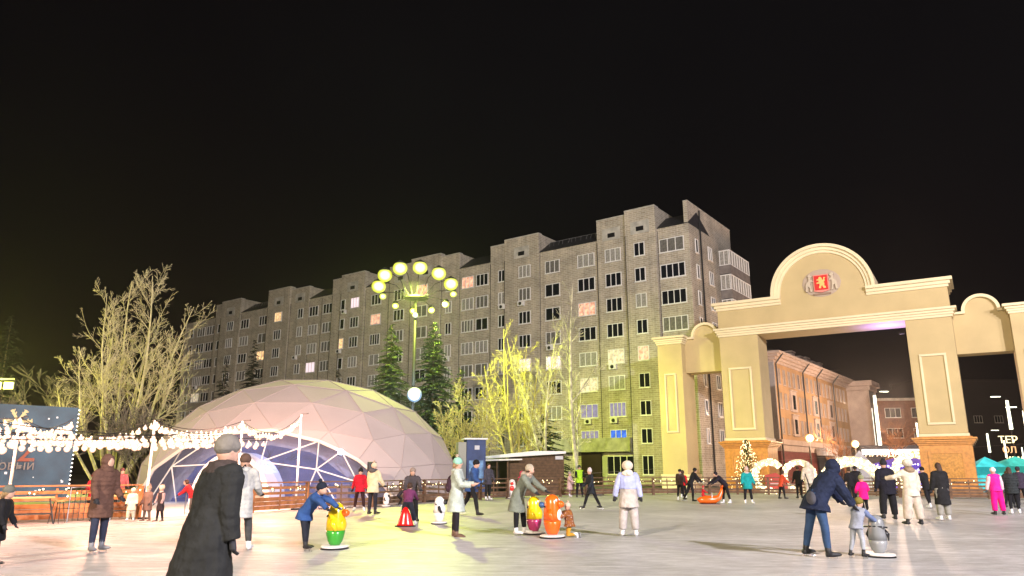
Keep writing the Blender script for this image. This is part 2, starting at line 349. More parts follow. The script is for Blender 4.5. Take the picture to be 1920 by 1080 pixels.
# entrance canopy wall and doorway
m = MB(); m.box(-16.5, -7.2, -.9, -.16, 3.35, 4.75); m.build('entrance_canopy', mat('canopy_panel', (.42, .41, .36), .6, var=.3, vscale=1.5, bump=.3), ap)
m = MB(); m.box(-13.3, -10.9, -.30, -.16, 0, 3.3); m.build('doorway', mat('dark_doorway', (.03, .015, .018), .6), ap)
m = MB(); m.box(-10.75, -10.2, -.32, -.16, 0, 2.9); m.build('door', mat('pale_door', (.5, .5, .46), .5), ap)
# end wall (faces the photographer's right)
def side_win(d, W, n_, z, H_=1.5, gm=GL):
    wi = winmesh(W, H_, n_).build('window', FRAMEW, ap); wi.location = (.0, d, z); wi.rotation_euler = (0, 0, R(90)); panemesh(W, H_).build('pane', gm, wi)
for k in range(8):
    side_win(1.9, .7, 1, 24.4 - 2.8 * k, 1.5, GL2 if k % 3 else GL); side_win(5.6, 1.1, 2, 24.4 - 2.8 * k, 1.5, GL3 if k in (0, 4) else GL)
m = MB(); m.tube((.12, 2.9, 1), (.12, 2.9, 28.6), .09); m.build('drainpipe', DARKM, ap)
for k in range(8):
    z = 24.4 - 2.8 * k; m = MB(); m.box(.02, 1.3, 8.2, 14.6, z - 1.75, z - .75); bo = m.build('balcony', mat('balcony_slab', (.20, .18, .17), .8, var=.2, vscale=2), ap)
    m = MB(); m.box(.05, 1.24, 8.25, 14.55, z - .75, z + .85); m.build('balcony_glazing', GL3 if k < 2 else GL2, bo)
    m = MB()
    for q in range(9): m.box(1.24, 1.31, 8.2 + q * .79, 8.28 + q * .79, z - .75, z + .9)
    for q in range(3): m.box(.1 + q * .5, .17 + q * .5, 8.16, 8.22, z - .75, z + .9)
    m.box(.04, 1.31, 8.17, 14.6, z + .85, z + .95); m.box(.04, 1.31, 8.16, 14.61, z - .78, z - .70); m.build('balcony_frame', FRAMEW, bo)
m = MB(); m.box(.0, .02, 12.9, 14.2, 0, 25.5); m.box(-9, 0, 12.91, 14.2, 0, 26); m.build('rear_wing', APM, ap)
# roof fence and snow guards
m = MB()
for s0, s1 in ((11, 17.8), (43.6, 47.8), (72, 77)):
    for i in range(12):
        x = -s0 - (s1 - s0) * i / 11; m.tube((x, .9, 27.0), (x + rnd.uniform(-.3, .3), 1.3, 27.9), .018, n=4)
    m.tube((-s0, 1.3, 27.9), (-s1, 1.3, 27.9), .018, n=4)
m.build('snow_guard', mat('zinc', (.4, .4, .42), .5, .5), ap)

# ================================================================== THE ARCH
K = 1.12
def cream(n, c): return mat(n, c, .7, var=.07, vscale=.7, bump=.25, bscale=25)
PL = cream('arch_plaster', (.54, .42, .21)); MO = cream('arch_moulding', (.78, .66, .42)); PLB = cream('arch_plaster_panel', (.46, .36, .175))
GR = mat('orange_granite', (.56, .24, .05), .35, var=.22, vscale=5, bump=.1, spec=.5); GRD = mat('orange_granite_polished', (.52, .24, .05), .25, var=.3, vscale=9, spec=.6)
arch = empty('triumphal_arch', (17.67, 56, 0), R(-32), 'big cream plaster arch with semicircular top, red coat of arms and orange granite pillar bases', 'arch')
def kb(mb, x0, x1, y0, y1, z0, z1, mi=0): mb.box(x0 * K, x1 * K, y0 * K, y1 * K, z0 * K, z1 * K, mi)
D = 2.5
for x0, x1 in ((-1.6, 1.0), (9.93, 12.42)):
    m = MB(); kb(m, x0, x1, 0, D, 3.45, 10.3); p = m.build('pillar', PL, arch, bevel=.02)
    m = MB(); a, b_, z0, z1 = x0 + .5, x1 - .55, 3.95, 8.15; t = .14
    kb(m, a, b_, -.09, .0, z0, z0 + t); kb(m, a, b_, -.09, 0, z1 - t, z1); kb(m, a, a + t, -.088, 0, z0 + t, z1 - t); kb(m, b_ - t, b_, -.088, 0, z0 + t, z1 - t)
    m.build('panel_moulding', MO, p, bevel=.03)
    m = MB(); kb(m, x0 - .06, x1 + .06, -.06, D + .06, 3.28, 3.44); m.build('neck_moulding', MO, p)
    m = MB(); e = .12; kb(m, x0 - e, x1 + e, -e, D + e, 0, 2.78)
    for i, (dz, de) in enumerate(((2.78, .18), (2.88, .26), (2.98, .34), (3.1, .42))):
        kb(m, x0 - de, x1 + de, -de, D + de, dz + .0, dz + .11)
    kb(m, x0 - .2, x1 + .2, -.2, D + .2, 3.21, 3.27); kb(m, x0 - .3, x1 + .3, -.3, D + .3, 0, .35)
    pb = m.build('plinth', GR, arch, bevel=.02)
    m = MB(); a, b_ = x0 + .45, x1 - .45; z0, z1, t = .75, 2.3, .12
    kb(m, a - .12, b_ + .12, -e - .06, -e - .002, z0 - .12, z0); kb(m, a - .12, b_ + .12, -e - .06, -e - .002, z1, z1 + .12); kb(m, a - .12, a, -e - .06, -e - .002, z0, z1); kb(m, b_, b_ + .12, -e - .06, -e - .002, z0, z1)
    kb(m, a, b_, -e - .03, -e - .002, z0, z1, 1); m.build('plinth_panel', [GR, GRD], pb)
# main beam with arc
CX, CZ, RO = 5.35, 12.75, 3.12
arc = [(CX + RO * math.cos(t), CZ + RO * math.sin(t)) for t in [math.pi * i / 40 for i in range(41)]]
m = MB(); poly = [(-1.6, 10.3), (12.42, 10.3), (12.42, 12.7), (CX + 2.9, 12.7)] + [(CX + 2.9 * math.cos(math.pi * i / 40), 12.7 + 2.9 * math.sin(math.pi * i / 40)) for i in range(1, 40)] + [(CX - 2.9, 12.7), (-1.6, 12.7)]
m.prism([(x * K, z * K) for x, z in poly], 0, D * K); bm_ = m.build('beam', PL, arch)
m = MB()
for (pz, pe) in ((10.30, .08), (10.45, .14), (10.60, .22), (10.75, .32)):
    kb(m, -1.6 - pe, 12.42 + pe, -pe, D + pe, pz + .002, pz + .148)
m.build('lower_cornice', MO, bm_, bevel=.02)
m = MB()
def arcpath(r, n=44): return [(CX + r * math.cos(math.pi * i / n), 12.72 + r * math.sin(math.pi * i / n)) for i in range(n + 1)]
for (r0, r1, pe) in ((2.62, 2.80, .08), (2.80, 3.0, .18), (3.0, 3.2, .32)):
    A_, B_ = arcpath(r0), arcpath(r1)
    m.strip([(x * K, z * K) for x, z in A_], [(x * K, z * K) for x, z in B_], -pe * K, (D + pe) * K)
for (pz0, pz1, pe) in ((12.15, 12.32, .08), (12.32, 12.52, .18), (12.52, 12.72, .32)):
    kb(m, -1.6 - pe, CX - 2.62 - (12.72 - pz1) * 0, -pe - .001, D + pe, pz0, pz1 - .002); kb(m, CX + 2.62, 12.42 + pe, -pe - .001, D + pe, pz0, pz1 - .002)
m.build('upper_cornice', MO, bm_)
# outer pillars and side beams
for x0, x1, sx0, sx1, cx in ((-6.15, -4.35, -4.35, -1.6, -2.8), (15.3, 17.1, 12.42, 15.3, 13.95)):
    m = MB(); kb(m, x0, x1, 0, D, .0, 10.15); p = m.build('side_pillar', PL, arch, bevel=.02)
    m = MB(); a, b_, z0, z1, t = x0 + .42, x1 - .5, 3.9, 8.05, .12
    kb(m, a, b_, -.08, .0, z0, z0 + t); kb(m, a, b_, -.08, 0, z1 - t, z1); kb(m, a, a + t, -.078, 0, z0 + t, z1 - t); kb(m, b_ - t, b_, -.078, 0, z0 + t, z1 - t)
    m.build('panel_moulding', MO, p, bevel=.03)
    m = MB()
    for (pz, pe) in ((10.15, .06), (10.28, .12), (10.41, .2), (10.56, .3)): kb(m, x0 - pe, x1 + pe, -pe, D + pe, pz + .002, pz + .13 + (.03 if pe > .25 else 0))
    m.build('capital', MO, p, bevel=.02)
    m = MB(); kb(m, x0 - .12, x1 + .12, -.12, D + .12, .95, 1.07); kb(m, x0 - .08, x1 + .08, -.08, D + .08, 0, .94); m.build('base_moulding', MO, p)
    m = MB(); poly = [(sx0 + .005, 8.1), (sx1 - .005, 8.1), (sx1 - .005, 10.6), (cx + .85, 10.6)] + [(cx + .85 * math.cos(math.pi * i / 20), 10.6 + .85 * math.sin(math.pi * i / 20)) for i in range(1, 20)] + [(cx - .85, 10.6), (sx0 + .005, 10.6)]
    m.prism([(x * K, z * K) for x, z in poly], .75 * K, 2.0 * K); sb = m.build('side_beam', PL, arch)
    m = MB(); A_ = [(cx + .82 * math.cos(math.pi * i / 24), 10.62 + .82 * math.sin(math.pi * i / 24)) for i in range(25)]; B_ = [(cx + 1.0 * math.cos(math.pi * i / 24), 10.62 + 1.0 * math.sin(math.pi * i / 24)) for i in range(25)]
    m.strip([(x * K, z * K) for x, z in A_], [(x * K, z * K) for x, z in B_], .55 * K, 2.2 * K)
    kb(m, sx0 + .01, cx - .82, .551, 2.2, 10.5, 10.64); kb(m, cx + .82, sx1 - .01, .551, 2.2, 10.5, 10.64); m.build('side_cornice', MO, sb)
# coat of arms
m = MB(); m.ball((0, 0, 0), (1.35, .05, 1.05), 32, 8); em = m.build('coat_of_arms', mat('emblem_ground', (.46, .36, .27), .7), arch); em.location = (5.38 * K, -.02, 13.3 * K)
m = MB(); m.box(-.52, .52, -.16, -.04, -.62, .60); m.prism([(-.52, -.62), (0, -.74), (.52, -.62)], -.159, -.04); m.build('shield_border', mat('emblem_pink', (.75, .25, .2), .5), em)
m = MB(); m.box(-.45, .45, -.19, -.15, -.55, .53); m.build('shield', mat('emblem_red', (.62, .01, .01), .4), em)
lion = [(-.16, -.42), (-.02, -.43), (0, -.3), (.06, -.22), (.16, -.44), (.33, -.42), (.30, -.3), (.22, -.26), (.24, -.1), (.2, .05), (.28, .1), (.27, .3), (.36, .36), (.2, .38), (.18, .16), (.1, .2), (.08, .34), (-.02, .44), (-.12, .40), (-.14, .28), (-.26, .26), (-.3, .18), (-.16, .16), (-.14, .06), (-.3, .0), (-.3, -.08), (-.12, -.06), (-.1, -.2), (-.14, -.3)]
m = MB(); m.prism(lion, -.22, -.185); m.build('lion', mat('emblem_gold', (.85, .42, .14), .35, .3), em)
for sg in (-1, 1):
    hp = [(.66, -.62), (.78, -.62), (.80, -.3), (.92, -.2), (.98, -.6), (1.1, -.6), (1.08, -.1), (1.0, .1), (.86, .2), (.84, .5), (.92, .56), (.8, .72), (.64, .6), (.6, .48), (.7, .46), (.7, .3), (.56, .2), (.56, .12), (.72, .12), (.74, -.1)]
    pts = [(x * sg, z) for x, z in hp];  pts = pts if sg > 0 else pts[::-1]
    m = MB(); m.prism(pts, -.16, -.04); m.build('heraldic_horse', mat('emblem_silver', (.46, .39, .31), .4, .3), em)
m = MB(); m.box(-.6, .6, -.12, -.03, -.9, -.76); m.build('ribbon', mat('emblem_brown', (.3, .2, .14), .6), em)
for x in (9.4,):      # small violet uplight tucked under the beam
    m = MB(); m.box(-.15, .15, -.1, .1, -.08, .0); u = m.build('uplight', BLACK, arch); u.location = (9.6 * K, 1.2 * K, 9.75 * K)
    lamp('violet_lamp', (8.9 * K, 1.2 * K, 9.0 * K), 900, (.30, .22, 1), .1, 150, None, parent=arch).rotation_euler = (R(180), 0, 0)

# ================================================================== BUILDINGS BEYOND THE ARCH
OR = mat('ochre_render', (.36, .22, .11), .8, var=.2, vscale=.5, bump=.3); PKW = mat('pinkish_plaster', (.42, .33, .28), .8, var=.12, vscale=1.); RG = mat('red_granite', (.16, .035, .03), .4, var=.3, vscale=3)
A0 = Vector((30.1, 85, 0)); B0 = Vector((51.5, 114, 0)); L_ = (B0 - A0).length; ang = math.atan2(B0.y - A0.y, B0.x - A0.x)
yb = empty('ochre_building', A0, ang, 'old four storey ochre building with pale cornice seen through the arch', 'building')
m = MB(); m.box(0, L_, 0, 14, 4.9, 13.6); m.build('wall', OR, yb)
m = MB(); m.box(-.05, L_ + .05, -.1, 14, 0, 3.6); m.build('ground_floor', RG, yb)
m = MB(); m.box(-.1, L_ + .1, -.2, 14, 3.6, 4.3); m.box(-.2, L_ + .2, -.35, 14.1, 4.31, 4.9); m.build('string_course', PKW, yb)
m = MB()
for z0, e in ((13.6, .15), (13.9, .45), (14.2, .85), (14.5, 1.15)): m.box(-e, L_ + e, -e, 14 + e, z0 + .002, z0 + .3)
m.build('cornice', PKW, yb)
m = MB(); m.add([(-1, -1, 14.81), (L_ + 1, -1, 14.81), (L_ + 1, 15, 14.81), (-1, 15, 14.81), (5, 7, 17.2), (L_ - 5, 7, 17.2)], [(0, 1, 5, 4), (1, 2, 5), (2, 3, 4, 5), (3, 0, 4)]); rf = m.build('roof', mat('dark_tin_roof', (.05, .045, .045), .5), yb)
for i, x in enumerate((3, 15, 19, 22, 25, 29)):
    m = MB(); m.box(x, x + 1.6, 2.0, 3.2, 14.9, 16.6 + .2 * (i % 2)); m.box(x - .12, x + 1.72, 1.9, 3.3, 16.7 + .2 * (i % 2), 16.85 + .2 * (i % 2)); m.build('chimney', PKW, rf)
m = MB(); m.box(-.32, .0, -.15, 3.5, 4.91, 13.6); m.build('corner_pilaster', mat('grey_plaster', (.30, .28, .28), .8, var=.1), yb)
for bx in (0.15, 11, 17.5, 26):
    m = MB(); m.tube((bx, -.3, .2), (bx, -.3, 13.5), .09); m.tube((bx, -.3, 13.5), (bx, -1.2, 14.6), .09); m.build('drainpipe', DARKM, yb)
yw = MB(); yw.box(-.4, .4, -.05, .02, -.85, .85, 1); yw.box(-.46, -.34, -.09, .02, -.9, .9); yw.box(.34, .46, -.09, .02, -.9, .9); yw.box(-.5, .5, -.12, .02, -1.02, -.9); yw.box(-.03, .03, -.07, .02, -.85, .85)
src = None
for z in (6.5, 9.4, 12.2):
    for i in range(17):
        x = 1.8 + i * 1.95
        if x > L_ - 1: continue
        o = yw.build('window', [PKW, GL2 if (i * 7 + int(z)) % 5 else GL], yb) if src is None or True else None
        o.location = (x, 0, z)
for x in (6.7, 16.4, 24.2):
    for z in (6.6, 9.5):
        m = MB(); m.box(-1.1, 1.1, -.16, -.0, -1.2, 1.25); m.box(-1.25, 1.25, -.28, 0, 1.26, 1.4); m.box(-.5, .5, -.19, -.155, -.9, .8, 1); o = m.build('window_bay', [PKW, GL], yb); o.location = (x, 0, z)
m = MB(); m.box(14.5, 22.5, -.35, -.12, .0, 3.2); m.build('shop_entrance', mat('shop_dark', (.02, .02, .024), .3), yb)
m = MB(); m.box(13.5, 19, -1.6, -.4, 3.3, 4.2); m.box(19.3, 24, -1.2, -.4, 3.0, 3.5); m.build('awning', mat('awning_white', (.5, .47, .45), .6, var=.5, vscale=2), yb)
pw = empty('street_pavilion', (52.2, 112.5, 0), ang, 'bright corner wing with white lit columns at the far end of the ochre building', 'building')
m = MB(); m.box(0, 4.6, -1.5, 11, 0, 13.2); m.box(-.3, 4.9, -1.9, 11.5, 13.21, 13.8); m.box(-.6, 5.2, -2.3, 11.5, 13.81, 14.6); m.box(-.25, .15, -1.7, -1.51, 4, 13.2); m.box(4.4, 4.8, -1.7, -1.51, 4, 13.2); m.build('wall', PKW, pw, bevel=.05)
GLOWW = mat('white_led', (.9, .9, .85), .5, emit=(1, .88, .72), estr=2.2, samp=False)
for x in (.3, 4.0): m = MB(); m.box(x, x + .3, -1.75, -1.72, 3.5, 10.5); m.build('led_column', GLOWW, pw)
for x in (1.3, 2.3, 3.3):
    for z in (6, 9.3, 12.3): m = MB(); m.box(-.4, .4, -.06, .0, -.9, .9); o = m.build('window', GL2, pw); o.location = (x, -1.505, z)
bb = empty('brick_building', (74, 150, 0), R(-8), 'distant brown brick building with few windows standing between the arch pillars', 'building')
m = MB(); m.box(-2, 15, 0, 12, 0, 15); m.box(-2.2, 15.2, -.3, 12, 15.01, 15.5, 1); m.build('wall', [brick('brown_brick', (.30, .13, .07), (.24, .10, .055), (.2, .12, .09), 1, .25), CONC], bb)
for x in (3.2, 8.2, 12.9):
    for z in (4.6, 8.6, 12.6):
        m = winmesh(3.0, 1.9, 3); o = m.build('window', FRAMEW, bb); o.location = (x - 1, 0, z); panemesh(3.0, 1.9).build('pane', GL if z != 4.6 else GL2, o)
dk = mat('unlit_render', (.05, .045, .05), .9)
for i, (x, y, ww, hh, lab) in enumerate(((98, 160, 22, 20, 'dark unlit tower block behind the arch right of the brown brick building'), (64, 190, 40, 26, 'very dim long block above the brown brick building roof'), (110, 118, 26, 9, 'low dark market hall behind the teal tents at the right edge'))):
    o = empty('dark_building', (x, y, 0), 0, lab, 'building'); m = MB(); m.box(-ww / 2, ww / 2, 0, 10, 0, hh); m.build('wall', dk, o)
    m = MB(); m.box(-ww / 2 - .3, ww / 2 + .3, -.3, 10.3, hh + .002, hh + .5); m.build('parapet', CONC if i == 2 else dk, o)
    for q in range(4): m = winmesh(1.8, 1.5, 3); f_ = m.build('window', dk if i else FRAMEW, o); f_.location = (-ww / 3 + q * ww / 5, 0, hh * .6); panemesh(1.8, 1.5).build('pane', GL, f_)
# ================================================================== DOME
DC = Vector((-11.6, 43, 0)); DR, DH = 8.75, 6.6
fab = mat('dome_fabric', (.45, .38, .37), .75, var=.05, vscale=.6, spec=.25)
dome = empty('geodesic_dome', DC, 0, 'large faceted white fabric dome with a low framed glass front and blue light inside', 'dome')
import bmesh
bm = bmesh.new(); bmesh.ops.create_icosphere(bm, subdivisions=3, radius=1)
bmesh.ops.rotate(bm, verts=bm.verts, cent=(0, 0, 0), matrix=Matrix.Rotation(.35, 3, 'Z'))
bmesh.ops.bisect_plane(bm, geom=bm.verts[:] + bm.edges[:] + bm.faces[:], plane_co=(0, 0, .0), plane_no=(0, 0, -1), clear_outer=True)
for v in bm.verts: v.co = Vector((v.co.x * DR, v.co.y * DR, v.co.z * DH))
PA = Vector((-5.5, 36.8, 0)) - DC; PB = Vector((-18.3, 37.5, 0)) - DC; PC = Vector((-12.0, 35.45, 3.55)) - DC
pn = (PB - PA).cross(PC - PA).normalized()
if pn.y > 0: pn = -pn
bmesh.ops.bisect_plane(bm, geom=bm.verts[:] + bm.edges[:] + bm.faces[:], plane_co=PA, plane_no=pn, clear_outer=True)
me = bpy.data.meshes.new('fabric_shell'); bm.to_mesh(me)
rim = [v.co.copy() for v in bm.verts if abs((v.co - PA).dot(pn)) < .01 and v.co.z > -.01]; bm.free()
me.materials.append(fab); o = bpy.data.objects.new('fabric_shell', me); sc.collection.objects.link(o); o.parent = dome
so = o.modifiers.new('thick', 'SOLIDIFY'); so.thickness = .06
fo = bpy.data.objects.new('welded_seam', me.copy()); sc.collection.objects.link(fo); fo.parent = o; fo.data.materials.clear(); fo.data.materials.append(mat('seam_tape', (.42, .35, .34), .7)); fo.scale = (1.0015, 1.0015, 1.0015)
wf = fo.modifiers.new('tape', 'WIREFRAME'); wf.thickness = .028
ex = (PA - PB).normalized(); ez = pn.cross(ex).normalized()
if ez.z < 0: ez = -ez
def onpl(a, b): return PB + ex * a + ez * b      # a along the chord from the left end, b up the plane
rim.sort(key=lambda v: (v - PB).dot(ex)); LW_ = (PA - PB).length
m = MB()
for a, b_ in zip(rim, rim[1:]): m.tube(a + pn * .02, b_ + pn * .02, .085, n=6)
m.build('rim_tube', mat('rim_cream', (.75, .68, .6), .5), dome)
N1, N2, N3, N4 = onpl(2.0, 1.9), onpl(6.4, 2.15), onpl(9.05, 1.75), onpl(11.0, 1.1)
tops = [min(rim, key=lambda v: abs((v - PB).dot(ex) - q)) for q in (2.6, 4.6, 6.0, 8.6, 10.6)]
bots = [onpl(q, .02) for q in (.6, 2.0, 4.2, 5.6, 8.2, 9.9, 11.6)]
for a, b_ in ((N1, tops[0]), (N1, bots[0]), (N1, bots[1]), (N1, tops[1]), (N1, N2), (rim[3], N1), (N2, tops[2]), (N2, tops[3]), (N2, N3), (N2, bots[3]), (N3, tops[3]), (N3, tops[4]), (N3, bots[4]), (N3, bots[5]), (N3, N4), (N4, tops[4]), (N4, bots[6]), (N2, bots[2])):
    m = MB(); m.tube(a + pn * .03, b_ + pn * .03, .034, n=6); m.build('strut', WHITEP, dome)
m = MB(); vs = [tuple(v + pn * .01) for v in rim]; m.add(vs, [tuple(range(len(vs)))]); m.build('film_window', mat('dome_film', (.26, .30, .45), .12, alpha=.24, spec=.7, bump=.5, bscale=1.2), dome)
inn = MB(); inn.lathe([(7.6, 0), (7.3, 2.2), (6.2, 4.0), (4.2, 5.4), (.5, 6.0)], (0, .4, 0), 24); io = inn.build('inner_liner', mat('blue_liner', (.22, .24, .40), .8, var=.3, vscale=.8), dome)
bm = bmesh.new(); bm.from_mesh(io.data); bmesh.ops.bisect_plane(bm, geom=bm.verts[:] + bm.edges[:] + bm.faces[:], plane_co=PA - pn * .5, plane_no=pn, clear_outer=True); bm.to_mesh(io.data); bm.free()
COOL = mat('cool_led', (.8, .9, 1), .5, emit=(.55, .75, 1), estr=14, samp=False)
for p in (tops[4] + pn * .12, onpl(7.2, 2.7) - pn * 1.2): m = MB(); m.ball(p, .13, 10, 7); m.build('spotlight', COOL, dome)
lamp('dome_lamp', DC + Vector((1.5, -2, 4.0)), 1300, (.35, .48, 1), .2)
m = MB()      # furniture heaps seen through the film
for i in range(9): a = 2.0 + i * 1.15; m.box(a - 6.4, a - 5.8, -3.2, -2.6, 0, .75); m.box(a - 6.5, a - 5.7, -3.3, -2.5, .76, .8)
m.build('inner_tables', mat('inner_wood', (.30, .2, .18), .6), dome)
ves = empty('entrance_tunnel', (-12.9, 36.6, 0), 0, 'white rounded entrance tunnel standing in front of the dome opening', 'tunnel')
m = MB(); o_ = [(1.85 * math.cos(math.pi * i / 20), 2.35 * math.sin(math.pi * i / 20)) for i in range(21)]; i_ = [(1.62 * math.cos(math.pi * i / 20), 2.12 * math.sin(math.pi * i / 20)) for i in range(21)]
m.strip(i_, o_, -1.6, .8); m.build('shell', mat('white_pvc', (.82, .78, .74), .4), ves)
m = MB(); m.prism([(-1.6, 0.0), (1.6, 0.0)] + i_[1:-1], .3, .36); m.build('back_curtain', mat('pvc_curtain', (.6, .5, .42), .5), ves)
# loudspeaker beside the dome
sp = empty('loudspeaker', (-6.45, 35.0, 0), R(20), 'black loudspeaker on a pole at the right end of the dome opening', 'loudspeaker')
m = MB(); m.box(-.19, .19, -.15, .15, 1.2, 1.9); m.build('cabinet', BLACK, sp, bevel=.03); m = MB(); m.tube((0, 0, 0), (0, 0, 1.2), .03); m.build('stand', BLACK, sp)
m = MB(); m.box(-.16, .16, -.175, -.151, 1.24, 1.86); m.build('grille', DARKM, sp)

# ================================================================== FENCE
OAK = mat('orange_timber', (.36, .15, .055), .65, var=.35, vscale=4, bump=.4, bscale=12); BRN = mat('brown_timber', (.15, .085, .05), .7, var=.35, vscale=4, bump=.4, bscale=12)
GREEN = mat('garland_green', (.03, .07, .025), .8); FAIRY = mat('fairy_light', (1, .9, .6), .5, emit=(1, .8, .42), estr=5, samp=False)
HAYM = mat('snow_on_rail', (.75, .75, .78), .8)
def fence(pts, tm, label, glabel, style, bulbs=True, fill=0.):
    c0 = Vector((*pts[0], 0)); fe = empty('rink_fence', c0, 0, label, 'fence', 'timber fences round the rink')
    ga = empty('light_garland', c0, 0, glabel, 'garland', 'garlands along the fence rails') if bulbs else None
    gg = MB(); gb = MB()
    for (ax, ay), (bx, by) in zip(pts, pts[1:]):
        a = Vector((ax, ay, 0)) - c0; b_ = Vector((bx, by, 0)) - c0; n = max(1, round((b_ - a).length / 2.2)); an = math.atan2((b_ - a).y, (b_ - a).x)
        for i in range(n):
            p, q = a.lerp(b_, i / n), a.lerp(b_, (i + 1) / n); L = (q - p).length
            m = MB(); m.box(-.07, .07, -.07, .07, 0, 1.04); o = m.build('post', tm, fe); o.location = p; o.rotation_euler = (0, 0, an)
            m = MB(); m.box(-.02, L + .02, -.09, .07, 1.045, 1.09)
            if style == 'solid': hs = [(.08, .22), (.235, .375), (.39, .53), (.62, .72), (.82, .92)]
            else: hs = [(.1, .24), (.255, .395), (.56, .64), (.80, .88)]
            for z0, z1 in hs: m.box(.075, L - .075, -.02, .02, z0, z1)
            m.box(L / 2 - .03, L / 2 + .03, .022, .05, .05, 1.0)
            o = m.build('rail_panel', tm, fe); o.location = p; o.rotation_euler = (0, 0, an)
            nrm = Vector((math.sin(an), -math.cos(an), 0))
            for k in range(int(L * 4.2)):
                t = random.random(); c = p.lerp(q, t) + nrm * .08 + Vector((0, 0, random.uniform(.78, .98)))
                if random.random() < .75: gb.ball(c, random.uniform(.016, .03), 6, 4)
                for _ in range(5):
                    d = Vector((random.uniform(-1, 1), random.uniform(-1, 1), random.uniform(-1, .6))) * .1; e = Vector((random.uniform(-.03, .03), .02, random.uniform(-.03, .03))); gg.add([c + nrm * .02, c + d, c + d + e], [(0, 1, 2)])
    m = MB(); m.box(-.07, .07, -.07, .07, 0, 1.04); o = m.build('post', tm, fe); o.location = Vector((*pts[-1], 0)) - c0
    if bulbs:
        tag(gg.build('greenery', GREEN, ga), kind='stuff'); tag(gb.build('fairy_bulbs', FAIRY, ga), kind='stuff')
    return fe
fence(FENCE_PTS[0:4], OAK, 'orange timber fence behind the bar stools at the left edge', 'dim fairy light garland on the orange fence behind the bar stools', 'solid')
fence([(-9.6, 28.4), (-8.3, 31.1)], OAK, 'short orange timber fence right of the dome path', 'garland on the short orange fence right of the dome path', 'solid')
fence(FENCE_PTS[5:10], BRN, 'brown timber fence in front of the dome and blue booth', 'fairy light garland on the brown fence before the dome', 'open')
fence(FENCE_PTS[9:14], BRN, 'far brown timber fence in front of the kiosk, birches and arch', 'fairy light garland on the far fence below the arch', 'open')
fence(FENCE_PTS[13:], BRN, 'brown timber fence before the right arch pillar', 'fairy light garland on the fence before the right arch pillar', 'solid')
# metal pen and bar stools by the left fence
STW = mat('stool_seat', (.55, .36, .14), .5, var=.2)
def stool(x, y, rz, lab, wdt=.9):
    t = empty('bar_table', (x, y, 0), rz, lab, 'bar table', 'bar tables along the left fence')
    m = MB(); m.box(-wdt, wdt, -.2, .2, .73, .78); m.build('tabletop', STW, t, bevel=.01)
    for sx in (-1, 1):
        for sy in (-1, 1): m = MB(); m.tube((sx * (wdt + .05), sy * .2, 0), (sx * (wdt - .12), sy * .14, .73), .018); m.build('leg', DARKM, t)
    m = MB(); m.tube((-wdt, -.18, .3), (wdt, -.18, .3), .014); m.tube((-wdt, .18, .3), (wdt, .18, .3), .014); m.build('footrest', DARKM, t)
stool(-14.2, 22.4, R(33), 'long bar table with dark legs left of the metal pen', .75); stool(-12.5, 24.2, R(38), 'bar table with dark legs behind the woman in the brown parka', .55)
def stl(x, y, lab):
    t = empty('bar_stool', (x, y, 0), 0, lab, 'bar stool', 'bar stools along the left fence'); m = MB(); m.lathe([(.17, .62), (.18, .66)], n=14); m.build('seat', STW, t)
    for k in range(4): a = R(45 + 90 * k); m = MB(); m.tube((.22 * math.cos(a), .22 * math.sin(a), 0), (.12 * math.cos(a), .12 * math.sin(a), .62), .014); m.build('leg', DARKM, t)
stl(-15.0, 22.1, 'bar stool at the left end of the long bar table'); stl(-13.6, 23.1, 'bar stool left of the small bar table')
pen = empty('metal_barrier', (-13.4, 23.3, 0), R(35), 'dark metal crowd barrier with thin bars between the bar tables', 'barrier')
m = MB()
for i in range(9): m.tube((i * .14, 0, .05), (i * .14, 0, 1.0), .012, n=5)
m.build('bars', DARKM, pen); m = MB(); m.loft([(0, 0, 0), (0, 0, 1.02), (1.15, 0, 1.06), (1.15, 0, 0)], [.02] * 4, 6); m.build('frame', METAL, pen)
gt = empty('rail_gate', (-10.3, 26.9, 0), R(-20), 'thin metal handrail gate beside the child in the red jacket', 'gate')
m = MB(); m.loft([(-1.4, 0, 0), (-1.4, 0, 1.05), (0, 0, 1.15), (0, 0, 0)], [.02] * 4, 6); m.build('rail', METAL, gt)

# ================================================================== STRING LIGHTS
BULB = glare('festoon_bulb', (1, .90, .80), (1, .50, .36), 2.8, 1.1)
bme = MB(); bme.ball((0, 0, -.07), (.082, .082, .088), 12, 9); bme.lathe([(.012, .07), (.026, .06), (.028, .0)], n=8); bref = None
def festoon(a, b_, sag, n, label):
    global bref
    a, b_ = Vector(a), Vector(b_); t = empty('string_light', a, 0, label, 'string light', 'festoon light strings over the left side of the rink')
    pts = [a.lerp(b_, i / 24) - a - Vector((0, 0, sag * 4 * (i / 24) * (1 - i / 24))) for i in range(25)]
    m = MB(); m.loft(pts, [.012] * 25, 4); m.build('cable', BLACK, t)
    for i in range(n):
        u = (i + .5) / n; p = a.lerp(b_, u) - a - Vector((0, 0, sag * 4 * u * (1 - u) + .07 + random.uniform(0, .12)))
        if bref is None: bref = bme.build('bulb', BULB, t, smooth=True); o = bref
        else: o = bref.copy(); sc.collection.objects.link(o); o.parent = t
        o.location = p; k = random.uniform(.75, 1.15); o.scale = (k, k, k); o.rotation_euler = (random.uniform(-.3, .3), random.uniform(-.3, .3), 0)
POLES = [(-16.0, 24.4, 3.2), (-11.9, 25.0, 3.15), (-8.6, 30.6, 3.75), (-22, 28, 3.3), (-9.4, 26.2, 3.2)]
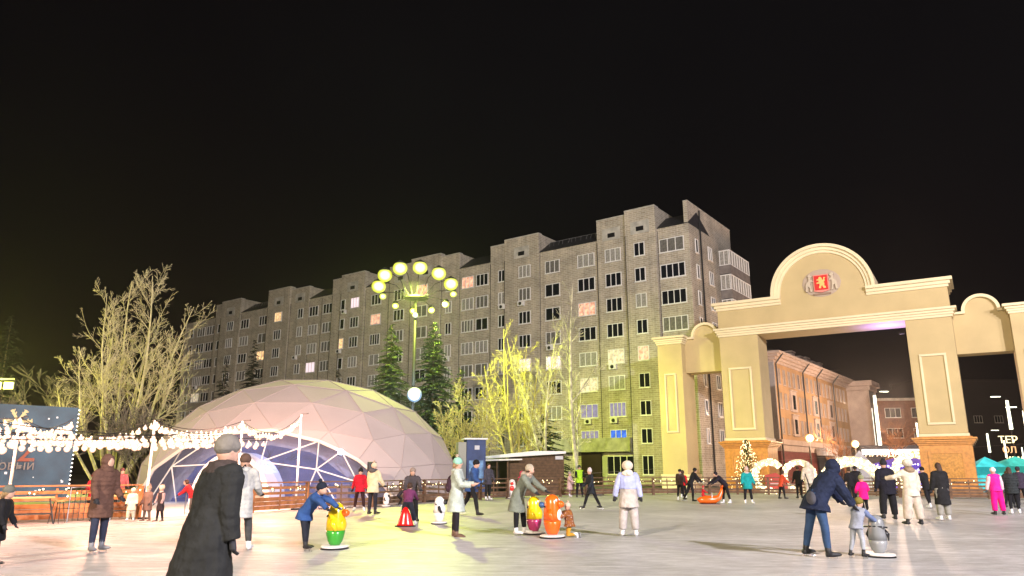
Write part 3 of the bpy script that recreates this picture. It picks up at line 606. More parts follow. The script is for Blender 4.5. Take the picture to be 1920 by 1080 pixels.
for i, ((x, y, h), lb) in enumerate(zip(POLES, ('white light pole before the blue festive booth', 'white light pole behind the woman in the brown parka', 'white light pole in front of the middle of the dome', 'white light pole at the left picture edge', 'white light pole left of the dome path'))):
    t = empty('light_pole', (x, y, 0), 0, lb, 'light pole', 'white poles that carry the festoon lights')
    m = MB(); m.tube((0, 0, .0), (0, 0, h), .045, .04, 8); m.build('pole', WHITEP, t); m = MB(); m.box(-.14, .14, -.14, .14, 0, .06); m.build('base_plate', DARKM, t)
    m = MB(); m.tube((0, 0, h), (.3, -.1, h + .02), .02); m.build('bracket', DARKM, t)
def T(i, dz=0): x, y, h = POLES[i]; return (x, y, h + dz)
festoon((-15.6, 14.2, 3.35), T(0), .35, 20, 'festoon string coming in over the left picture edge to the booth pole')
festoon(T(3), T(0), .3, 14, 'short festoon string behind the booth pole')
festoon(T(0), T(1), .55, 22, 'sagging festoon string between the booth pole and the pole behind the brown parka')
festoon(T(0), (-12.0, 20.5, 2.9), .3, 20, 'low festoon string in front of the blue festive booth')
festoon(T(1), (-8.8, 23.5, 2.75), .25, 16, 'festoon string right of the brown parka woman')
festoon(T(1), T(4), .3, 18, 'festoon string above the dome path')
festoon(T(4), T(2), .55, 20, 'festoon string across the front of the dome')
festoon((-17.5, 20.5, 2.75), (-8.2, 24.6, 2.55), .12, 44, 'long low dense festoon string crossing the whole left side')
festoon((-14.8, 17.5, 2.5), (-9.6, 21.6, 2.55), .12, 26, 'near festoon string with big bright bulbs at the left')
festoon((-18.5, 24.8, 2.9), (-9.0, 27.8, 2.6), .2, 36, 'rear festoon string parallel to the left fence')
festoon((-13.5, 16.5, 2.35), (-9.8, 19.8, 2.35), .1, 26, 'lowest near festoon string in front of the booth')
festoon((-17.0, 23.0, 3.0), (-10.4, 24.2, 2.7), .35, 30, 'loosely sagging festoon string above the bar tables')
festoon((-12.6, 17.8, 2.7), (-8.6, 22.4, 2.55), .15, 26, 'festoon string that starts before the booth and ends by the dome path')
for p, e in (((-14.5, 19.5, 2.6), 420), ((-12.0, 22.3, 2.5), 420), ((-10.0, 25.5, 2.5), 420), ((-9.2, 29.5, 3.1), 900), ((-16.2, 23.8, 2.6), 300), ((-13.5, 29.5, 3.0), 500)):
    lamp('festoon_glow', p, e * 1.6, (1, .47, .31), .35)

# ================================================================== FLOODLIGHT MASTS
HOT = glare('sodium_lamp_glare', (1, 1, .55), (.72, .80, .0), 2.4, .95); HOTB = glare('sodium_lamp_glare_far', (1, 1, .5), (.75, .85, .02), 2.2, .8)
def mast(x, y, h, label, n=12, rr=2.9, tilt=R(19), big=.55, power=17000, rot=0):
    t = empty('floodlight_mast', (x, y, 0), 0, label, 'floodlight mast')
    m = MB(); m.loft([(0, 0, 0), (0, 0, h * .5), (0, 0, h)], [.17, .13, .09], 10); m.build('pole', DARKM, t, smooth=True)
    m = MB(); m.lathe([(.3, h - .6), (.95, h - .45), (.95, h - .33), (.3, h - .2)], n=16); m.build('crown_plate', DARKM, t)
    for k in range(n):
        a = 2 * math.pi * (k + rot) / n; ca, sa = math.cos(a), math.sin(a); near = sa < -.1
        zz = h + .9 + 1.15 * (-sa) - .45
        p = Vector((rr * ca, rr * sa, zz))
        m = MB(); m.loft([(.6 * ca, .6 * sa, h - .4), (rr * .55 * ca, rr * .55 * sa, (h - .4) * .35 + zz * .65 + .25), (p.x, p.y, p.z + .15)], [.035, .03, .03], 5); arm = m.build('arm', DARKM, t)
        r = big if near else big * .5
        m = MB(); m.lathe([(.05, .32), (.16 + r * .2, .18), (r * .75, .1), (r * .78, .04)], n=12); o = m.build('lamp_head', DARKM, arm); o.location = p
        m = MB(); m.ball((0, 0, -r * .55), (r, r, r * .92), 16, 11); o = m.build('lamp_lens_and_glare', HOT if near else HOTB, arm, smooth=True); o.location = p  # oversized ball carries the painted glare
    lamp('mast_lamp', (0, -1.4, h + .2), power, (.86, 1.0, .13), .6, 168, blend=.35, parent=t)
    lamp('mast_lamp', (1.2, 1.6, h - .6), power * 1.5, (.88, 1.0, .16), .6, 100, (17, 13, 1), blend=.8, parent=t)
    return t
mst = mast(-7.45, 56, 14.9, 'tall dark mast with a ring of glaring yellow green floodlights behind the dome', rot=.4)
for l_ in bpy.data.lights:
    if l_.name.startswith(('mast_lamp', 'floodlight')): l_.specular_factor = .12
    if l_.name.startswith('festoon'): l_.specular_factor = .6
# lower street lantern bolted to the mast
m = MB(); m.loft([(.1, 0, 6.3), (.5, -.1, 6.6), (.25, -.3, 6.9)], [.04] * 3, 6); sl = m.build('lantern_arm', DARKM, mst)
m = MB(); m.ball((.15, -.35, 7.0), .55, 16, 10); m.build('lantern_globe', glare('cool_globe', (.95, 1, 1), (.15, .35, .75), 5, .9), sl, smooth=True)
lamp('lantern_light', (.15, -1.0, 7.0), 1100, (.6, .85, 1), .3, parent=mst)
m = MB(); m.tube((0, 0, 13.2), (0, -.05, 14.3), .03); m.ball((0, -.1, 13.1), .2, 10, 7); m.build('camera_dome', WHITEP, mst)
lm = empty('floodlight_tower', (-31.4, 45, 0), 0, 'lamp bar with yellow green floodlights glaring at the left picture edge', 'floodlight mast')
m = MB(); m.tube((-1.2, 0, 0), (-1.2, 0, 6.9), .12, .09, 8); m.build('pole', DARKM, lm); m = MB(); m.box(-3, 1.2, -.05, .05, 6.85, 6.95); m.build('crossbar', DARKM, lm)
for k in range(6):
    m = MB(); m.box(-.3, .3, -.1, .1, -.25, .22); o = m.build('lamp_head', DARKM, lm); o.location = (-2.7 + k * .74, -.05, 6.5)
    m = MB(); m.box(-.3, .3, -.2, -.11, -.24, .2); q = m.build('lamp_lens_and_glare', HOT, o, bevel=.05)
lamp('tower_light', (-.5, -1.2, 6.4), 7000, (.95, .95, .16), .5, parent=lm)

# ================================================================== BOOTHS, KIOSK, TENTS
bt = empty('festive_booth', (-23.6, 30.6, 0), R(44), 'blue festive booth panel with painted snowflakes and numerals behind the festoon lights', 'booth')
bluep = mat('booth_blue', (.03, .075, .115), .5, var=.4, vscale=.8); grn = mat('booth_green', (.07, .17, .14), .5, var=.2, vscale=.8)
m = MB(); m.box(-3, 1.0, -.1, 2.2, .2, 4.6, 1); m.box(1.0, 5.2, -.101, 2.2, .2, 4.3); m.build('panel', [bluep, grn], bt)
m = MB()
for i in range(22): m.ball((5.22, -.14, .4 + i * .18), .035, 6, 4)
tag(m.build('edge_lights', mat('edge_bulb', (1, 1, 1), .5, emit=(1, .95, .85), estr=3, samp=False), bt), kind='stuff')
def star(m, cx, cz, r, n=6, y0=-.13, y1=-.105, wd=.05):
    for k in range(n):
        a = math.pi * 2 * k / n; dx, dz = math.cos(a), math.sin(a); px, pz = -dz * wd, dx * wd
        m.prism([(cx + px, cz + pz), (cx - px, cz - pz), (cx + dx * r - px, cz + dz * r - pz), (cx + dx * r + px, cz + dz * r + pz)][::-1], y0 + k * .0007, y1)
        for q in (.55, .8):
            for sg in (-1, 1):
                b1 = a + sg * .9; ox, oz = cx + dx * r * q, cz + dz * r * q; ex_, ez_ = ox + math.cos(b1) * r * .22, oz + math.sin(b1) * r * .22
                m.prism([(ox, oz), (ox + .03, oz - .03), (ex_ + .03, ez_), (ex_, ez_ + .03)], y0 - .001 * k - .0001 * q, y1)
m = MB(); star(m, 2.9, 3.6, .55); m.build('snowflake', mat('gold_paint', (.55, .5, .25), .4), bt)
m = MB()
for i in range(26): a, b_ = random.uniform(1.2, 5), random.uniform(.5, 4.2); r = random.uniform(.02, .06); m.box(a - r, a + r, -.108, -.1, b_ - r, b_ + r)
tag(m.build('painted_snow', mat('white_dot', (.7, .8, .85), .5), bt), kind='stuff')
def text(body, size, mt, parent, loc, rot=(R(90), 0, 0), ext=.02, name='lettering'):
    cu = bpy.data.curves.new(name, 'FONT'); cu.body = body; cu.size = size; cu.extrude = ext; cu.align_x = 'CENTER'; cu.resolution_u = 3
    o = bpy.data.objects.new(name, cu); sc.collection.objects.link(o); dg = bpy.context.evaluated_depsgraph_get()
    me = bpy.data.meshes.new_from_object(o.evaluated_get(dg)); bpy.data.objects.remove(o); me.materials.clear(); me.materials.append(mt)
    o = bpy.data.objects.new(name, me); sc.collection.objects.link(o); o.parent = parent; o.location = loc; o.rotation_euler = rot
    return o
redp = mat('lettering_red', (.26, .07, .035), .5); palep = mat('lettering_pale', (.20, .18, .16), .5)
text('2', 1.5, redp, bt, (3.4, -.15, 1.9)); text('0', 2.0, redp, bt, (.9, -.15, .75)); text('Новый', .55, palep, bt, (2.9, -.15, 1.55), (R(90), 0, 0)); text('год', .4, palep, bt, (1.9, -.15, 1.3))
# blue column booth right of the dome
cb = empty('column_booth', (-2.35, 46.6, 0), R(12), 'tall dark blue advertising column booth between the dome and the kiosk', 'booth')
m = MB(); m.box(-.45, .75, 0, 1.2, 0, 3.35); m.build('body', mat('navy_panel', (.025, .045, .14), .5, var=.3, vscale=2), cb, bevel=.03)
m = MB(); m.box(-.3, .6, -.03, -.002, .6, 2.1); m.build('poster', mat('poster_blue', (.10, .20, .38), .5, var=.8, vscale=3), cb); m = MB(); m.box(-.6, .85, -.1, 1.3, 3.36, 3.45); m.build('cap', HAYM, cb)
m = MB(); m.box(-.95, -.46, .05, 1.2, 0, 3.2); m.build('side_board', mat('grey_board', (.3, .3, .27), .6), cb)
m = MB(); m.box(.05, .35, -.03, -.003, 2.75, 3.0); m.build('notice', mat('notice_white', (.5, .5, .55), .5), cb)
kk = empty('wooden_kiosk', (-1.9, 50, 0), R(-4), 'dark wooden kiosk with a snowy sloping roof beyond the far fence', 'kiosk')
wood = mat('kiosk_wood', (.10, .055, .03), .7, var=.35, vscale=5, bump=.5, bscale=8)
m = MB(); m.prism([(1.7, 0), (5.3, 0), (5.3, 2.5), (1.7, 2.35)], 0, 3); m.build('wall', wood, kk)
m = MB(); m.prism([(0, 0), (1.69, 0), (1.69, 2.2), (0, 2.1)], 1.5, 3); m.build('recess_wall', mat('kiosk_dark', (.03, .022, .018), .7), kk)
m = MB(); m.prism([(-.3, 2.22), (5.45, 2.56), (5.45, 2.72), (3.4, 2.74), (-.3, 2.36)], -.4, 3.2); m.build('roof', HAYM, kk, bevel=.03)
m = MB(); m.prism([(-.3, 2.08), (2.6, 2.16), (2.6, 2.24), (-.3, 2.2)], -.6, -.41); m.build('eave_board', WHITEP, kk)
for x in (.05, .9, 1.6): m = MB(); m.box(x, x + .1, -.35, -.25, 0, 2.2); m.build('post', wood, kk)
m = MB(); m.box(4.75, 5.25, -.05, -.002, 2.2, 2.42); m.build('sign', mat('kiosk_sign', (.5, .5, .55), .5), kk)
m = MB()
for i in range(14): m.box(1.72, 5.28, -.012, -.001, .1 + i * .17, .11 + i * .17)
m.build('plank_gap', BLACK, kk)
# illuminated ring and arc ornaments between fence and arch
BULBW = mat('ornament_led', (1, .95, .75), .5, emit=(1, .84, .45), estr=3.2, samp=False)
def ring(x, y, rz, rad, a0, a1, wid, label, name='light_ring', z=None):
    t = empty(name, (x, y, 0), rz, label, 'light ornament', 'glowing letters and arcs by the arch'); m = MB(); fr = MB(); z = rad + .15 if z is None else z; N = int(rad * 24)
    po = [((rad + wid) * math.cos(a0 + (a1 - a0) * i / 30), z + (rad + wid) * math.sin(a0 + (a1 - a0) * i / 30)) for i in range(31)]; pi_ = [((rad - wid) * math.cos(a0 + (a1 - a0) * i / 30), z + (rad - wid) * math.sin(a0 + (a1 - a0) * i / 30)) for i in range(31)]
    fr.strip(pi_, po, 0, .14); fr.build('frame', mat('ornament_frame', (.55, .5, .38), .6, emit=(1, .85, .5), estr=.18, samp=False), t)
    for i in range(int(rad * 150)):
        a = random.uniform(a0, a1); r = rad + random.uniform(-wid, wid); m.ball((r * math.cos(a), -.05, z + r * math.sin(a)), random.uniform(.03, .055), 5, 4)
    tag(m.build('led_cluster', BULBW, t), kind='stuff')
    return t
ring(17.4, 51.6, R(-22), .95, R(40), R(320), .22, 'glowing letter C ornament with red inside just right of the lit fir tree')
ring(19.5, 51.8, R(-22), .95, 0, R(360), .2, 'glowing letter O ornament behind the child in the orange jacket')
ring(23.2, 52.2, R(-25), 1.9, R(5), R(175), .35, 'large glowing arc with a star behind the man in the navy parka', z=.2)
ring(27.0, 51.0, R(-25), 1.2, R(60), R(250), .25, 'small glowing arc left of the violet tent')
hb = empty('red_heart_board', (17.6, 51.5, 0), R(-20), 'red board inside the glowing letter C ornament', 'board'); m = MB(); m.prism([(-.5, .3), (.9, .3), (.9, .9), (.2, 1.35), (-.5, 1.2)], 0, .08); m.build('board', mat('heart_red', (.45, .06, .05), .5), hb); m = MB(); m.box(-.2, .6, -.02, -.001, .6, .68); m.build('stripe', mat('heart_pale', (.6, .4, .4), .5), hb)
xt = empty('lit_fir_tree', (16.3, 52.6, 0), 0, 'small fir tree covered in yellow fairy lights before the left granite plinth', 'christmas tree')
m = MB(); m.tube((0, 0, 0), (0, 0, 3.5), .06, .02); m.build('trunk', BRN, xt); m = MB(); l2 = MB()
for i in range(1500):
    t = random.random() ** .8; z = .3 + 3.3 * (1 - t) ; rr = 1.35 * (1 - (z - .3) / 3.35) ** .9; lay = .72 + .28 * ((z * 3.2) % 1.0); a = random.uniform(0, 6.283); r = rr * lay * random.uniform(.3, 1)
    c = Vector((r * math.cos(a), r * math.sin(a), z)); d = Vector((math.cos(a), math.sin(a), -.35)) * .22; e = Vector((-math.sin(a), math.cos(a), 0)) * .04
    m.add([c - e, c + e, c + d], [(0, 1, 2)])
    if i % 4 == 0: l2.ball(c + d * .8, .022, 5, 4)
tag(m.build('needles', mat('fir_green', (.06, .09, .02), .8), xt), kind='stuff'); tag(l2.build('fairy_bulbs', FAIRY, xt), kind='stuff')
def tent(x, y, rz, w_, d_, h, col, est, label, cat='tent', lattice=False):
    t = empty('market_tent', (x, y, 0), rz, label, cat, 'lit market tents')
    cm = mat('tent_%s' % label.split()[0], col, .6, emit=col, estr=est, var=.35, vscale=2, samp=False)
    m = MB(); m.add([(-w_ / 2, 0, h * .72), (w_ / 2, 0, h * .72), (w_ / 2, d_, h * .72), (-w_ / 2, d_, h * .72), (0, d_ / 2, h)], [(0, 1, 4), (1, 2, 4), (2, 3, 4), (3, 0, 4)]); m.build('canopy', cm, t)
    m = MB(); m.box(-w_ / 2, w_ / 2, d_ - .1, d_, 0, h * .72); m.build('back_wall', cm, t)
    for sx in (-1, 1): m = MB(); m.tube((sx * w_ / 2, 0, 0), (sx * w_ / 2, 0, h * .72), .04); m.build('post', WHITEP, t)
    if lattice:
        m = MB()
        for i in range(150): a, b_ = random.uniform(-w_ / 2, w_ / 2), random.uniform(.3, h * .72); m.ball((a, -.02, b_), random.uniform(.03, .09), 5, 4)
        tag(m.build('led_curtain', mat('led_lilac', (.9, .85, 1), .5, emit=(.80, .72, 1), estr=3, samp=False), t), kind='stuff')
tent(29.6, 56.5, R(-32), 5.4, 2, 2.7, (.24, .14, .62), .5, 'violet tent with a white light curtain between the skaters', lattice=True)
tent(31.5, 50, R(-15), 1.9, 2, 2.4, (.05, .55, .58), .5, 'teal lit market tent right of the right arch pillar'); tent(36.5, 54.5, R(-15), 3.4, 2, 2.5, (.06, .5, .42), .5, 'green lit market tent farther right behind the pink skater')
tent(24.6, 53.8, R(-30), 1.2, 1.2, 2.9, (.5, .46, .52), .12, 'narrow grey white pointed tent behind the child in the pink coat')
# shop signs and street lamps
sg = empty('shop_sign', (42.2, 84, 0), R(-12), 'white glowing shop sign with round emblem above the violet tent', 'sign')
m = MB(); m.box(-3.1, 3.1, 0, .3, 3.2, 3.75); m.lathe([(.62, 0), (.62, .3)], (0, 0, 0), 18); o = m.build('sign_box', mat('sign_white', (1, 1, 1), .5, emit=(.9, .95, 1), estr=2.0, samp=False), sg)
m = MB(); m.box(-3.3, 3.3, .31, 4.5, 0, 4.2); m.build('shop_front', dk, sg)
ww = mat('sign_warm', (1, .8, .6), .5, emit=(1, .68, .46), estr=2.4, samp=False)
hl = empty('holiday_lettering', (35.3, 70.5, 0), R(-20), 'warm glowing holiday lettering hung over the violet tent', 'sign'); text('ПРАЗДНИКА', .72, ww, hl, (0, 0, 2.75), ext=.03); m = MB(); m.tube((-2.6, .05, 2.7), (2.9, .05, 2.7), .03); m.tube((-2.6, .05, 0), (-2.6, .05, 2.7), .03); m.tube((2.9, .05, 0), (2.9, .05, 2.7), .03); m.build('frame', DARKM, hl)
r2 = empty('roof_lettering', (57.2, 86, 0), R(-10), 'pale yellow glowing roof lettering at the right edge above the tents', 'sign')
wy = mat('sign_yellow', (1, .9, .5), .5, emit=(1, .88, .5), estr=1.8, samp=False)
text('ТЕР', 1.1, wy, r2, (-.6, 0, 4.5), ext=.05); text('ОЛ', 1.0, mat('sign_orange', (1, .6, .3), .5, emit=(1, .6, .3), estr=.8, samp=False), r2, (-.6, 0, 3.4), ext=.05); text('ИЗ МЕСТ', .7, wy, r2, (.5, 0, 2.5), ext=.05); m = MB(); m.box(-3, 8, .2, 6, 0, 2.3); m.build('shop_hall', dk, r2)
GS = mat('lamp_sleeve', (1, 1, .9), .5, emit=(.95, 1, .78), estr=2.4, samp=False)
def slamp(x, y, h, label, sl=(.5, .96), r=.16, side=-1):
    t = empty('street_lamp', (x, y, 0), 0, label, 'street lamp', 'street lamps with glowing post sleeves')
    m = MB(); m.tube((0, 0, 0), (0, 0, h), .08, .06, 8); m.tube((0, 0, h), (side * 1.3, 0, h + .1), .05, .04, 6); m.build('post', DARKM, t)
    m = MB(); m.tube((0, 0, h * sl[0]), (0, 0, h * sl[1]), r, r * .8, 8); m.build('glowing_sleeve', GS, t)
    m = MB(); m.box(min(side * .9, side * 2.0), max(side * .9, side * 2.0), -.2, .2, h + .1, h + .22); m.build('lamp_head', GS, t)
slamp(66.4, 100, 10.9, 'tall street lamp left of the right edge with a glowing sleeve', (.62, .97), .22); slamp(61.6, 90, 8.7, 'street lamp with glowing sleeve cut by the right edge', (.55, .97), .2)
slamp(82, 130, 8.0, 'small far street lamp just right of the arch pillar', (.55, .95), .2, 1); slamp(88, 135, 7.2, 'far street lamp second to the right of the arch pillar', (.5, .92), .16, 1); slamp(93, 138, 6.0, 'farthest street lamp left of the roof lettering', (.5, .92), .12, 1)
lamp('street_fill', (36, 80, 8.5), 4500, (1, .66, .42), .3); lamp('street_fill', (47, 92, 8.5), 9000, (1, .68, .48), .3); lamp('street_fill', (62, 128, 9), 12000, (1, .62, .42), .3)  # fill lamps without posts, added to make the ochre building glow
slamp(45.8, 85, 6.9, 'street lamp standing before the brown brick building', (.45, .97), .12, 1)
slamp(52.6, 108, 12.4, 'street lamp with long glowing sleeve at the end of the ochre building', (.36, .97), .26, 1)
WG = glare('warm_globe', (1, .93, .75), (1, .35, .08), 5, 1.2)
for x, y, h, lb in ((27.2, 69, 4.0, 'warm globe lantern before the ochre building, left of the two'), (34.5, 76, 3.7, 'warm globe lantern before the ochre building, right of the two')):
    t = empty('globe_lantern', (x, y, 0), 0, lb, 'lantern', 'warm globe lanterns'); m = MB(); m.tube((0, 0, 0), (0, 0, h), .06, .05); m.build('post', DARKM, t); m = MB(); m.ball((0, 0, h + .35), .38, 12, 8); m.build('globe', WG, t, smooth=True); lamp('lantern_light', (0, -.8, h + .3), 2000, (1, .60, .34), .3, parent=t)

# ================================================================== TREES
def bare_tree(name, x, y, mt, label, stems, depth, seed, L0, r0, spread=.45, droop=0., twist=.18, kids=(2, 3), ratio=.74, tw=.0, maxseg=9000, group='bare trees'):
    rn = random.Random(seed); t = empty(name, (x, y, 0), 0, label, 'tree', group); T_ = MB(); B_ = MB(); cnt = [0]
    def grow(p, d, L, r, dep, mb):
        if cnt[0] > maxseg: return
        ns = 4 if dep > 1 else 3; pts = [p]; rad = [r]; q = p; dd = d.copy()
        for i in range(ns):
            dd = (dd + Vector((rn.uniform(-1, 1), rn.uniform(-1, 1), rn.uniform(-1, 1))) * twist + Vector((0, 0, .07 if dep > 2 else -droop))).normalized()
            q = q + dd * L / ns; pts.append(q); rad.append(max(tw, r * (1 - .45 * (i + 1) / ns)))
            cnt[0] += 1
            if dep > 0 and i >= 1 and rn.random() < .75:
                sd = Vector((rn.uniform(-1, 1), rn.uniform(-1, 1), rn.uniform(-.3, .8))).normalized(); nd = (dd * (1 - spread) + sd * spread).normalized()
                grow(q, nd, L * rn.uniform(.45, .7), rad[-1] * .6, dep - 1, B_)
        mb.loft(pts, rad, 6 if dep > 3 else (4 if dep > 1 else 3), cap=False)
        if dep > 0:
            for k in range(rn.choice(kids)):
                sd = Vector((rn.uniform(-1, 1), rn.uniform(-1, 1), rn.uniform(-.2, .6))).normalized(); nd = (dd * (1 - spread * .8) + sd * spread * .8).normalized()
                grow(q, nd, L * ratio * rn.uniform(.8, 1.15), rad[-1] * .85, dep - 1, B_ if dep < depth else mb)
    for (dx, dz, l, rr) in stems: grow(Vector((dx * .15, rn.uniform(-.2, .2), 0)), Vector((dx, rn.uniform(-.15, .15), dz)).normalized(), l * L0, rr * r0, depth, T_)
    T_.build('trunk', mt, t, smooth=True); B_.build('branches', mt, t)
    return t
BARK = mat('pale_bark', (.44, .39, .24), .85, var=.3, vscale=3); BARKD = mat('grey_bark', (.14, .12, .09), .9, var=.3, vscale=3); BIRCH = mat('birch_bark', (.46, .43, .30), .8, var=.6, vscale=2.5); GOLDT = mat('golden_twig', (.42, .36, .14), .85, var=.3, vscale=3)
def stem_tree(name, x, y, mt, label, stems, seed, side=.42, ang=42, levels=3, droop=0., tw=.009, wob=.06, base_free=.22, dens=1., group='bare trees'):
    """stems: (lean sideways, lean in depth, length, radius); each stem carries ordered side branches and fine twigs"""
    rn = random.Random(seed); t = empty(name, (x, y, 0), 0, label, 'tree', group); T_ = MB(); B_ = MB()
    def br(p, d, L, r, lev, mb):
        ns = max(3, int((5 + 4 * lev) * min(1, L / 1.5))); q = p.copy(); dd = d.copy(); pts = [q]; rad = [max(tw, r)]
        for i in range(ns):
            u = (i + 1) / ns
            dd = (dd + Vector((rn.uniform(-1, 1), rn.uniform(-1, 1), rn.uniform(-1, 1))) * wob * (1.6 if lev < levels else 1) + Vector((0, 0, (.05 if lev > 0 else 0) - droop * (levels - lev) * u))).normalized()
            q = q + dd * L / ns; pts.append(q); rad.append(max(tw, r * (1 - .88 * u)))
            if lev > 0 and u > (base_free if lev == levels else .12) and u < .98:
                for _ in range(2 if rn.random() < .35 * dens else 1):
                    if rn.random() > dens: continue
                    a = rn.uniform(0, 6.283); up_ = Vector((0, 0, 1)); s1 = dd.cross(Vector((math.cos(a), math.sin(a), .1))).normalized(); th = R(ang) * rn.uniform(.7, 1.3)
                    nd = dd * math.cos(th) + s1 * math.sin(th)
                    br(q, nd, L * side * (1.12 - u * .75) * rn.uniform(.6, 1.25), rad[-1] * .5, lev - 1, B_)
        mb.loft(pts, rad, 7 if lev == levels else (4 if lev > 0 else 3), cap=False)
    for dx, dy, L, r in stems: br(Vector((dx * .5, dy * .5, 0)), Vector((dx, dy, 1)).normalized(), L, r, levels, T_)
    T_.build('trunk', mt, t, smooth=True); B_.build('branches', mt, t); return t
stem_tree('willow_tree', -24.0, 46, BARK, 'widespread bare many stemmed tree at the left behind the festoon lights',
          [(-.62, .1, 9.5, .13), (-.34, -.1, 11.5, .14), (-.14, .1, 13.6, .16), (-.03, -.15, 12.5, .13), (.08, .1, 14.4, .17), (.22, -.1, 13.2, .15), (.36, .1, 12.4, .14), (.56, -.05, 10.2, .12), (-.95, 0, 8.0, .11)], 12, side=.37, ang=42, tw=.009, dens=.92, base_free=.30)
bare_tree('scrub_tree', -30, 50, BARKD, 'darker bare scrub tree behind the wide tree at the left', [(-.5, .8, 1.0, .8), (0, 1, 1.1, 1), (.5, .9, 1, 1)], 5, 5, 3.0, .12, .5, tw=.014, maxseg=5000)
bare_tree('scrub_tree', -26.5, 53, BARKD, 'dense bare scrub tree behind the festive booth and the wide tree', [(-.5, .8, 1.0, .8), (-.1, 1, 1.1, 1), (.3, .9, 1, 1), (.6, .8, 1, 1)], 5, 8, 2.3, .10, .5, tw=.014, maxseg=5000)
for i_, (x_, y_, lb_) in enumerate(((-17.5, 50, 'low bare thicket directly left of the dome shoulder'), (-33.5, 46, 'low bare thicket under the lamp bar at the left edge'), (-21.5, 44.5, 'low bare thicket behind the end of the left fence'), (-27.5, 43, 'low bare thicket behind the blue festive booth'))):
    bare_tree('thicket_shrub', x_, y_, BARKD, lb_, [(-.6, .8, 1.0, .8), (-.2, 1, 1.1, 1), (.2, .9, 1, 1), (.6, .8, 1, 1)], 4, 70 + i_, 1.9, .08, .55, tw=.014, maxseg=6000, group='bare thickets on the left')
bare_tree('scrub_tree', -20, 52, BARKD, 'grey bare scrub tree left of the dome behind its fabric', [(-.4, .9, 1.0, .8), (0.1, 1, 1.1, 1), (.5, .9, 1, 1)], 5, 6, 2.6, .11, .5, tw=.014, maxseg=4000)
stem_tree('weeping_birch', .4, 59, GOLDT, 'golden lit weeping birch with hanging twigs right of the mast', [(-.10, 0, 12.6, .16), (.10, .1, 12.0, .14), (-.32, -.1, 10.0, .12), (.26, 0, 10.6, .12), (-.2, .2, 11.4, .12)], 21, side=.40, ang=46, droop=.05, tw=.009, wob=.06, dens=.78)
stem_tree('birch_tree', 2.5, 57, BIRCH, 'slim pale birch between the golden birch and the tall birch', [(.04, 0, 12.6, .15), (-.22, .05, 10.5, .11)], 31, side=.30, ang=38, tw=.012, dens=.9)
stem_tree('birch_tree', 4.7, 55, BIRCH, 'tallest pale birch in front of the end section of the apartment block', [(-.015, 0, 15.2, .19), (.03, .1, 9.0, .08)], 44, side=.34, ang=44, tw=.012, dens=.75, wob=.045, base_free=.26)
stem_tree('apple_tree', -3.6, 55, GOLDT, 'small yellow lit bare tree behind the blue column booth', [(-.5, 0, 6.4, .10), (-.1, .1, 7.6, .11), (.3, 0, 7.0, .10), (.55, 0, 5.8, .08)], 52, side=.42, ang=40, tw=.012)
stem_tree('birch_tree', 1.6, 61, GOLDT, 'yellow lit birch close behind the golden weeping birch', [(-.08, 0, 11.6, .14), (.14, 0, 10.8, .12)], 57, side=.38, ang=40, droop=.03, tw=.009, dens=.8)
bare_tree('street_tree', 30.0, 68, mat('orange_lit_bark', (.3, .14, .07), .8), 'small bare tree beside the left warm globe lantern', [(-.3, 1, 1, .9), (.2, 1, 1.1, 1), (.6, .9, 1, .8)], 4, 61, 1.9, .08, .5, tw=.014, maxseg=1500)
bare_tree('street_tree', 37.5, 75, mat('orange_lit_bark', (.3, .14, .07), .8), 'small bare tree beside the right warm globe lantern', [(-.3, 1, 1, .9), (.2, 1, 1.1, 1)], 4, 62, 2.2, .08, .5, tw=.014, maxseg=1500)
def spruce(x, y, h, rad, col, label, seed, dens=1., group='spruces'):
    rn = random.Random(seed); t = empty('spruce_tree', (x, y, 0), 0, label, 'tree', group)
    m = MB(); m.tube((0, 0, 0), (0, 0, h * .97), .16, .03, 8); m.build('trunk', BARKD, t); c = MB()
    z = h * .12
    while z < h * .985:
        f = 1 - (z - h * .1) / (h * .9); n = max(4, int(11 * dens * (f + .25)))
        for k in range(n):
            a = rn.uniform(0, 6.283); L = rad * f ** .8 * rn.uniform(.7, 1.1) + .12; ca, sa = math.cos(a), math.sin(a); z0 = z + rn.uniform(-.15, .15)
            nn = max(3, int(L / .16))
            for i in range(nn):
                u = (i + .6) / nn; p = Vector((ca * L * u, sa * L * u, z0 + L * (.10 * u - .38 * u * u) + .12 * L * u ** 3))
                wdt = .42 * (1 - u * .6) * min(1, L)
                for q in range(6):
                    b1 = a + rn.uniform(-1.4, 1.4); s_ = wdt * rn.uniform(.5, 1.1); d = Vector((math.cos(b1) * s_, math.sin(b1) * s_, rn.uniform(-.28, .10) * s_ * 1.5)); e = Vector((-math.sin(b1), math.cos(b1), rn.uniform(-.8, .8))) * .085
                    c.add([p - e, p + e, p + d], [(0, 1, 2)])
        z += .26 + .12 * f
    tag(c.build('needles', mat('spruce_%d' % int(col[1] * 1000), col, .8, var=.4, vscale=1.5), t), kind='stuff')
spruce(-9.6, 58.4, 13.1, 3.0, (.12, .16, .07), 'spruce left of the mast with yellow green lit tip', 1, 2.0); spruce(-6.3, 59.0, 13.5, 3.1, (.095, .14, .07), 'spruce right of the mast reaching down to the kiosk', 2, 2.0)
spruce(-4.3, 62, 10, 2.6, (.06, .09, .05), 'dark low spruce between the mast and the golden birch', 3); spruce(2.8, 63, 6.5, 2.8, (.05, .08, .03), 'bushy dark spruce behind the kiosk roof', 4)
spruce(-29.5, 84, 16.2, 2.6, (.03, .035, .03), 'dark spruce standing before the left half of the block', 5); spruce(-33.0, 85, 14, 2.4, (.03, .035, .03), 'dark spruce left of the taller dark spruce', 6); spruce(-21.6, 92, 14.2, 2.0, (.03, .035, .03), 'dark spruce tip just above the dome', 7)
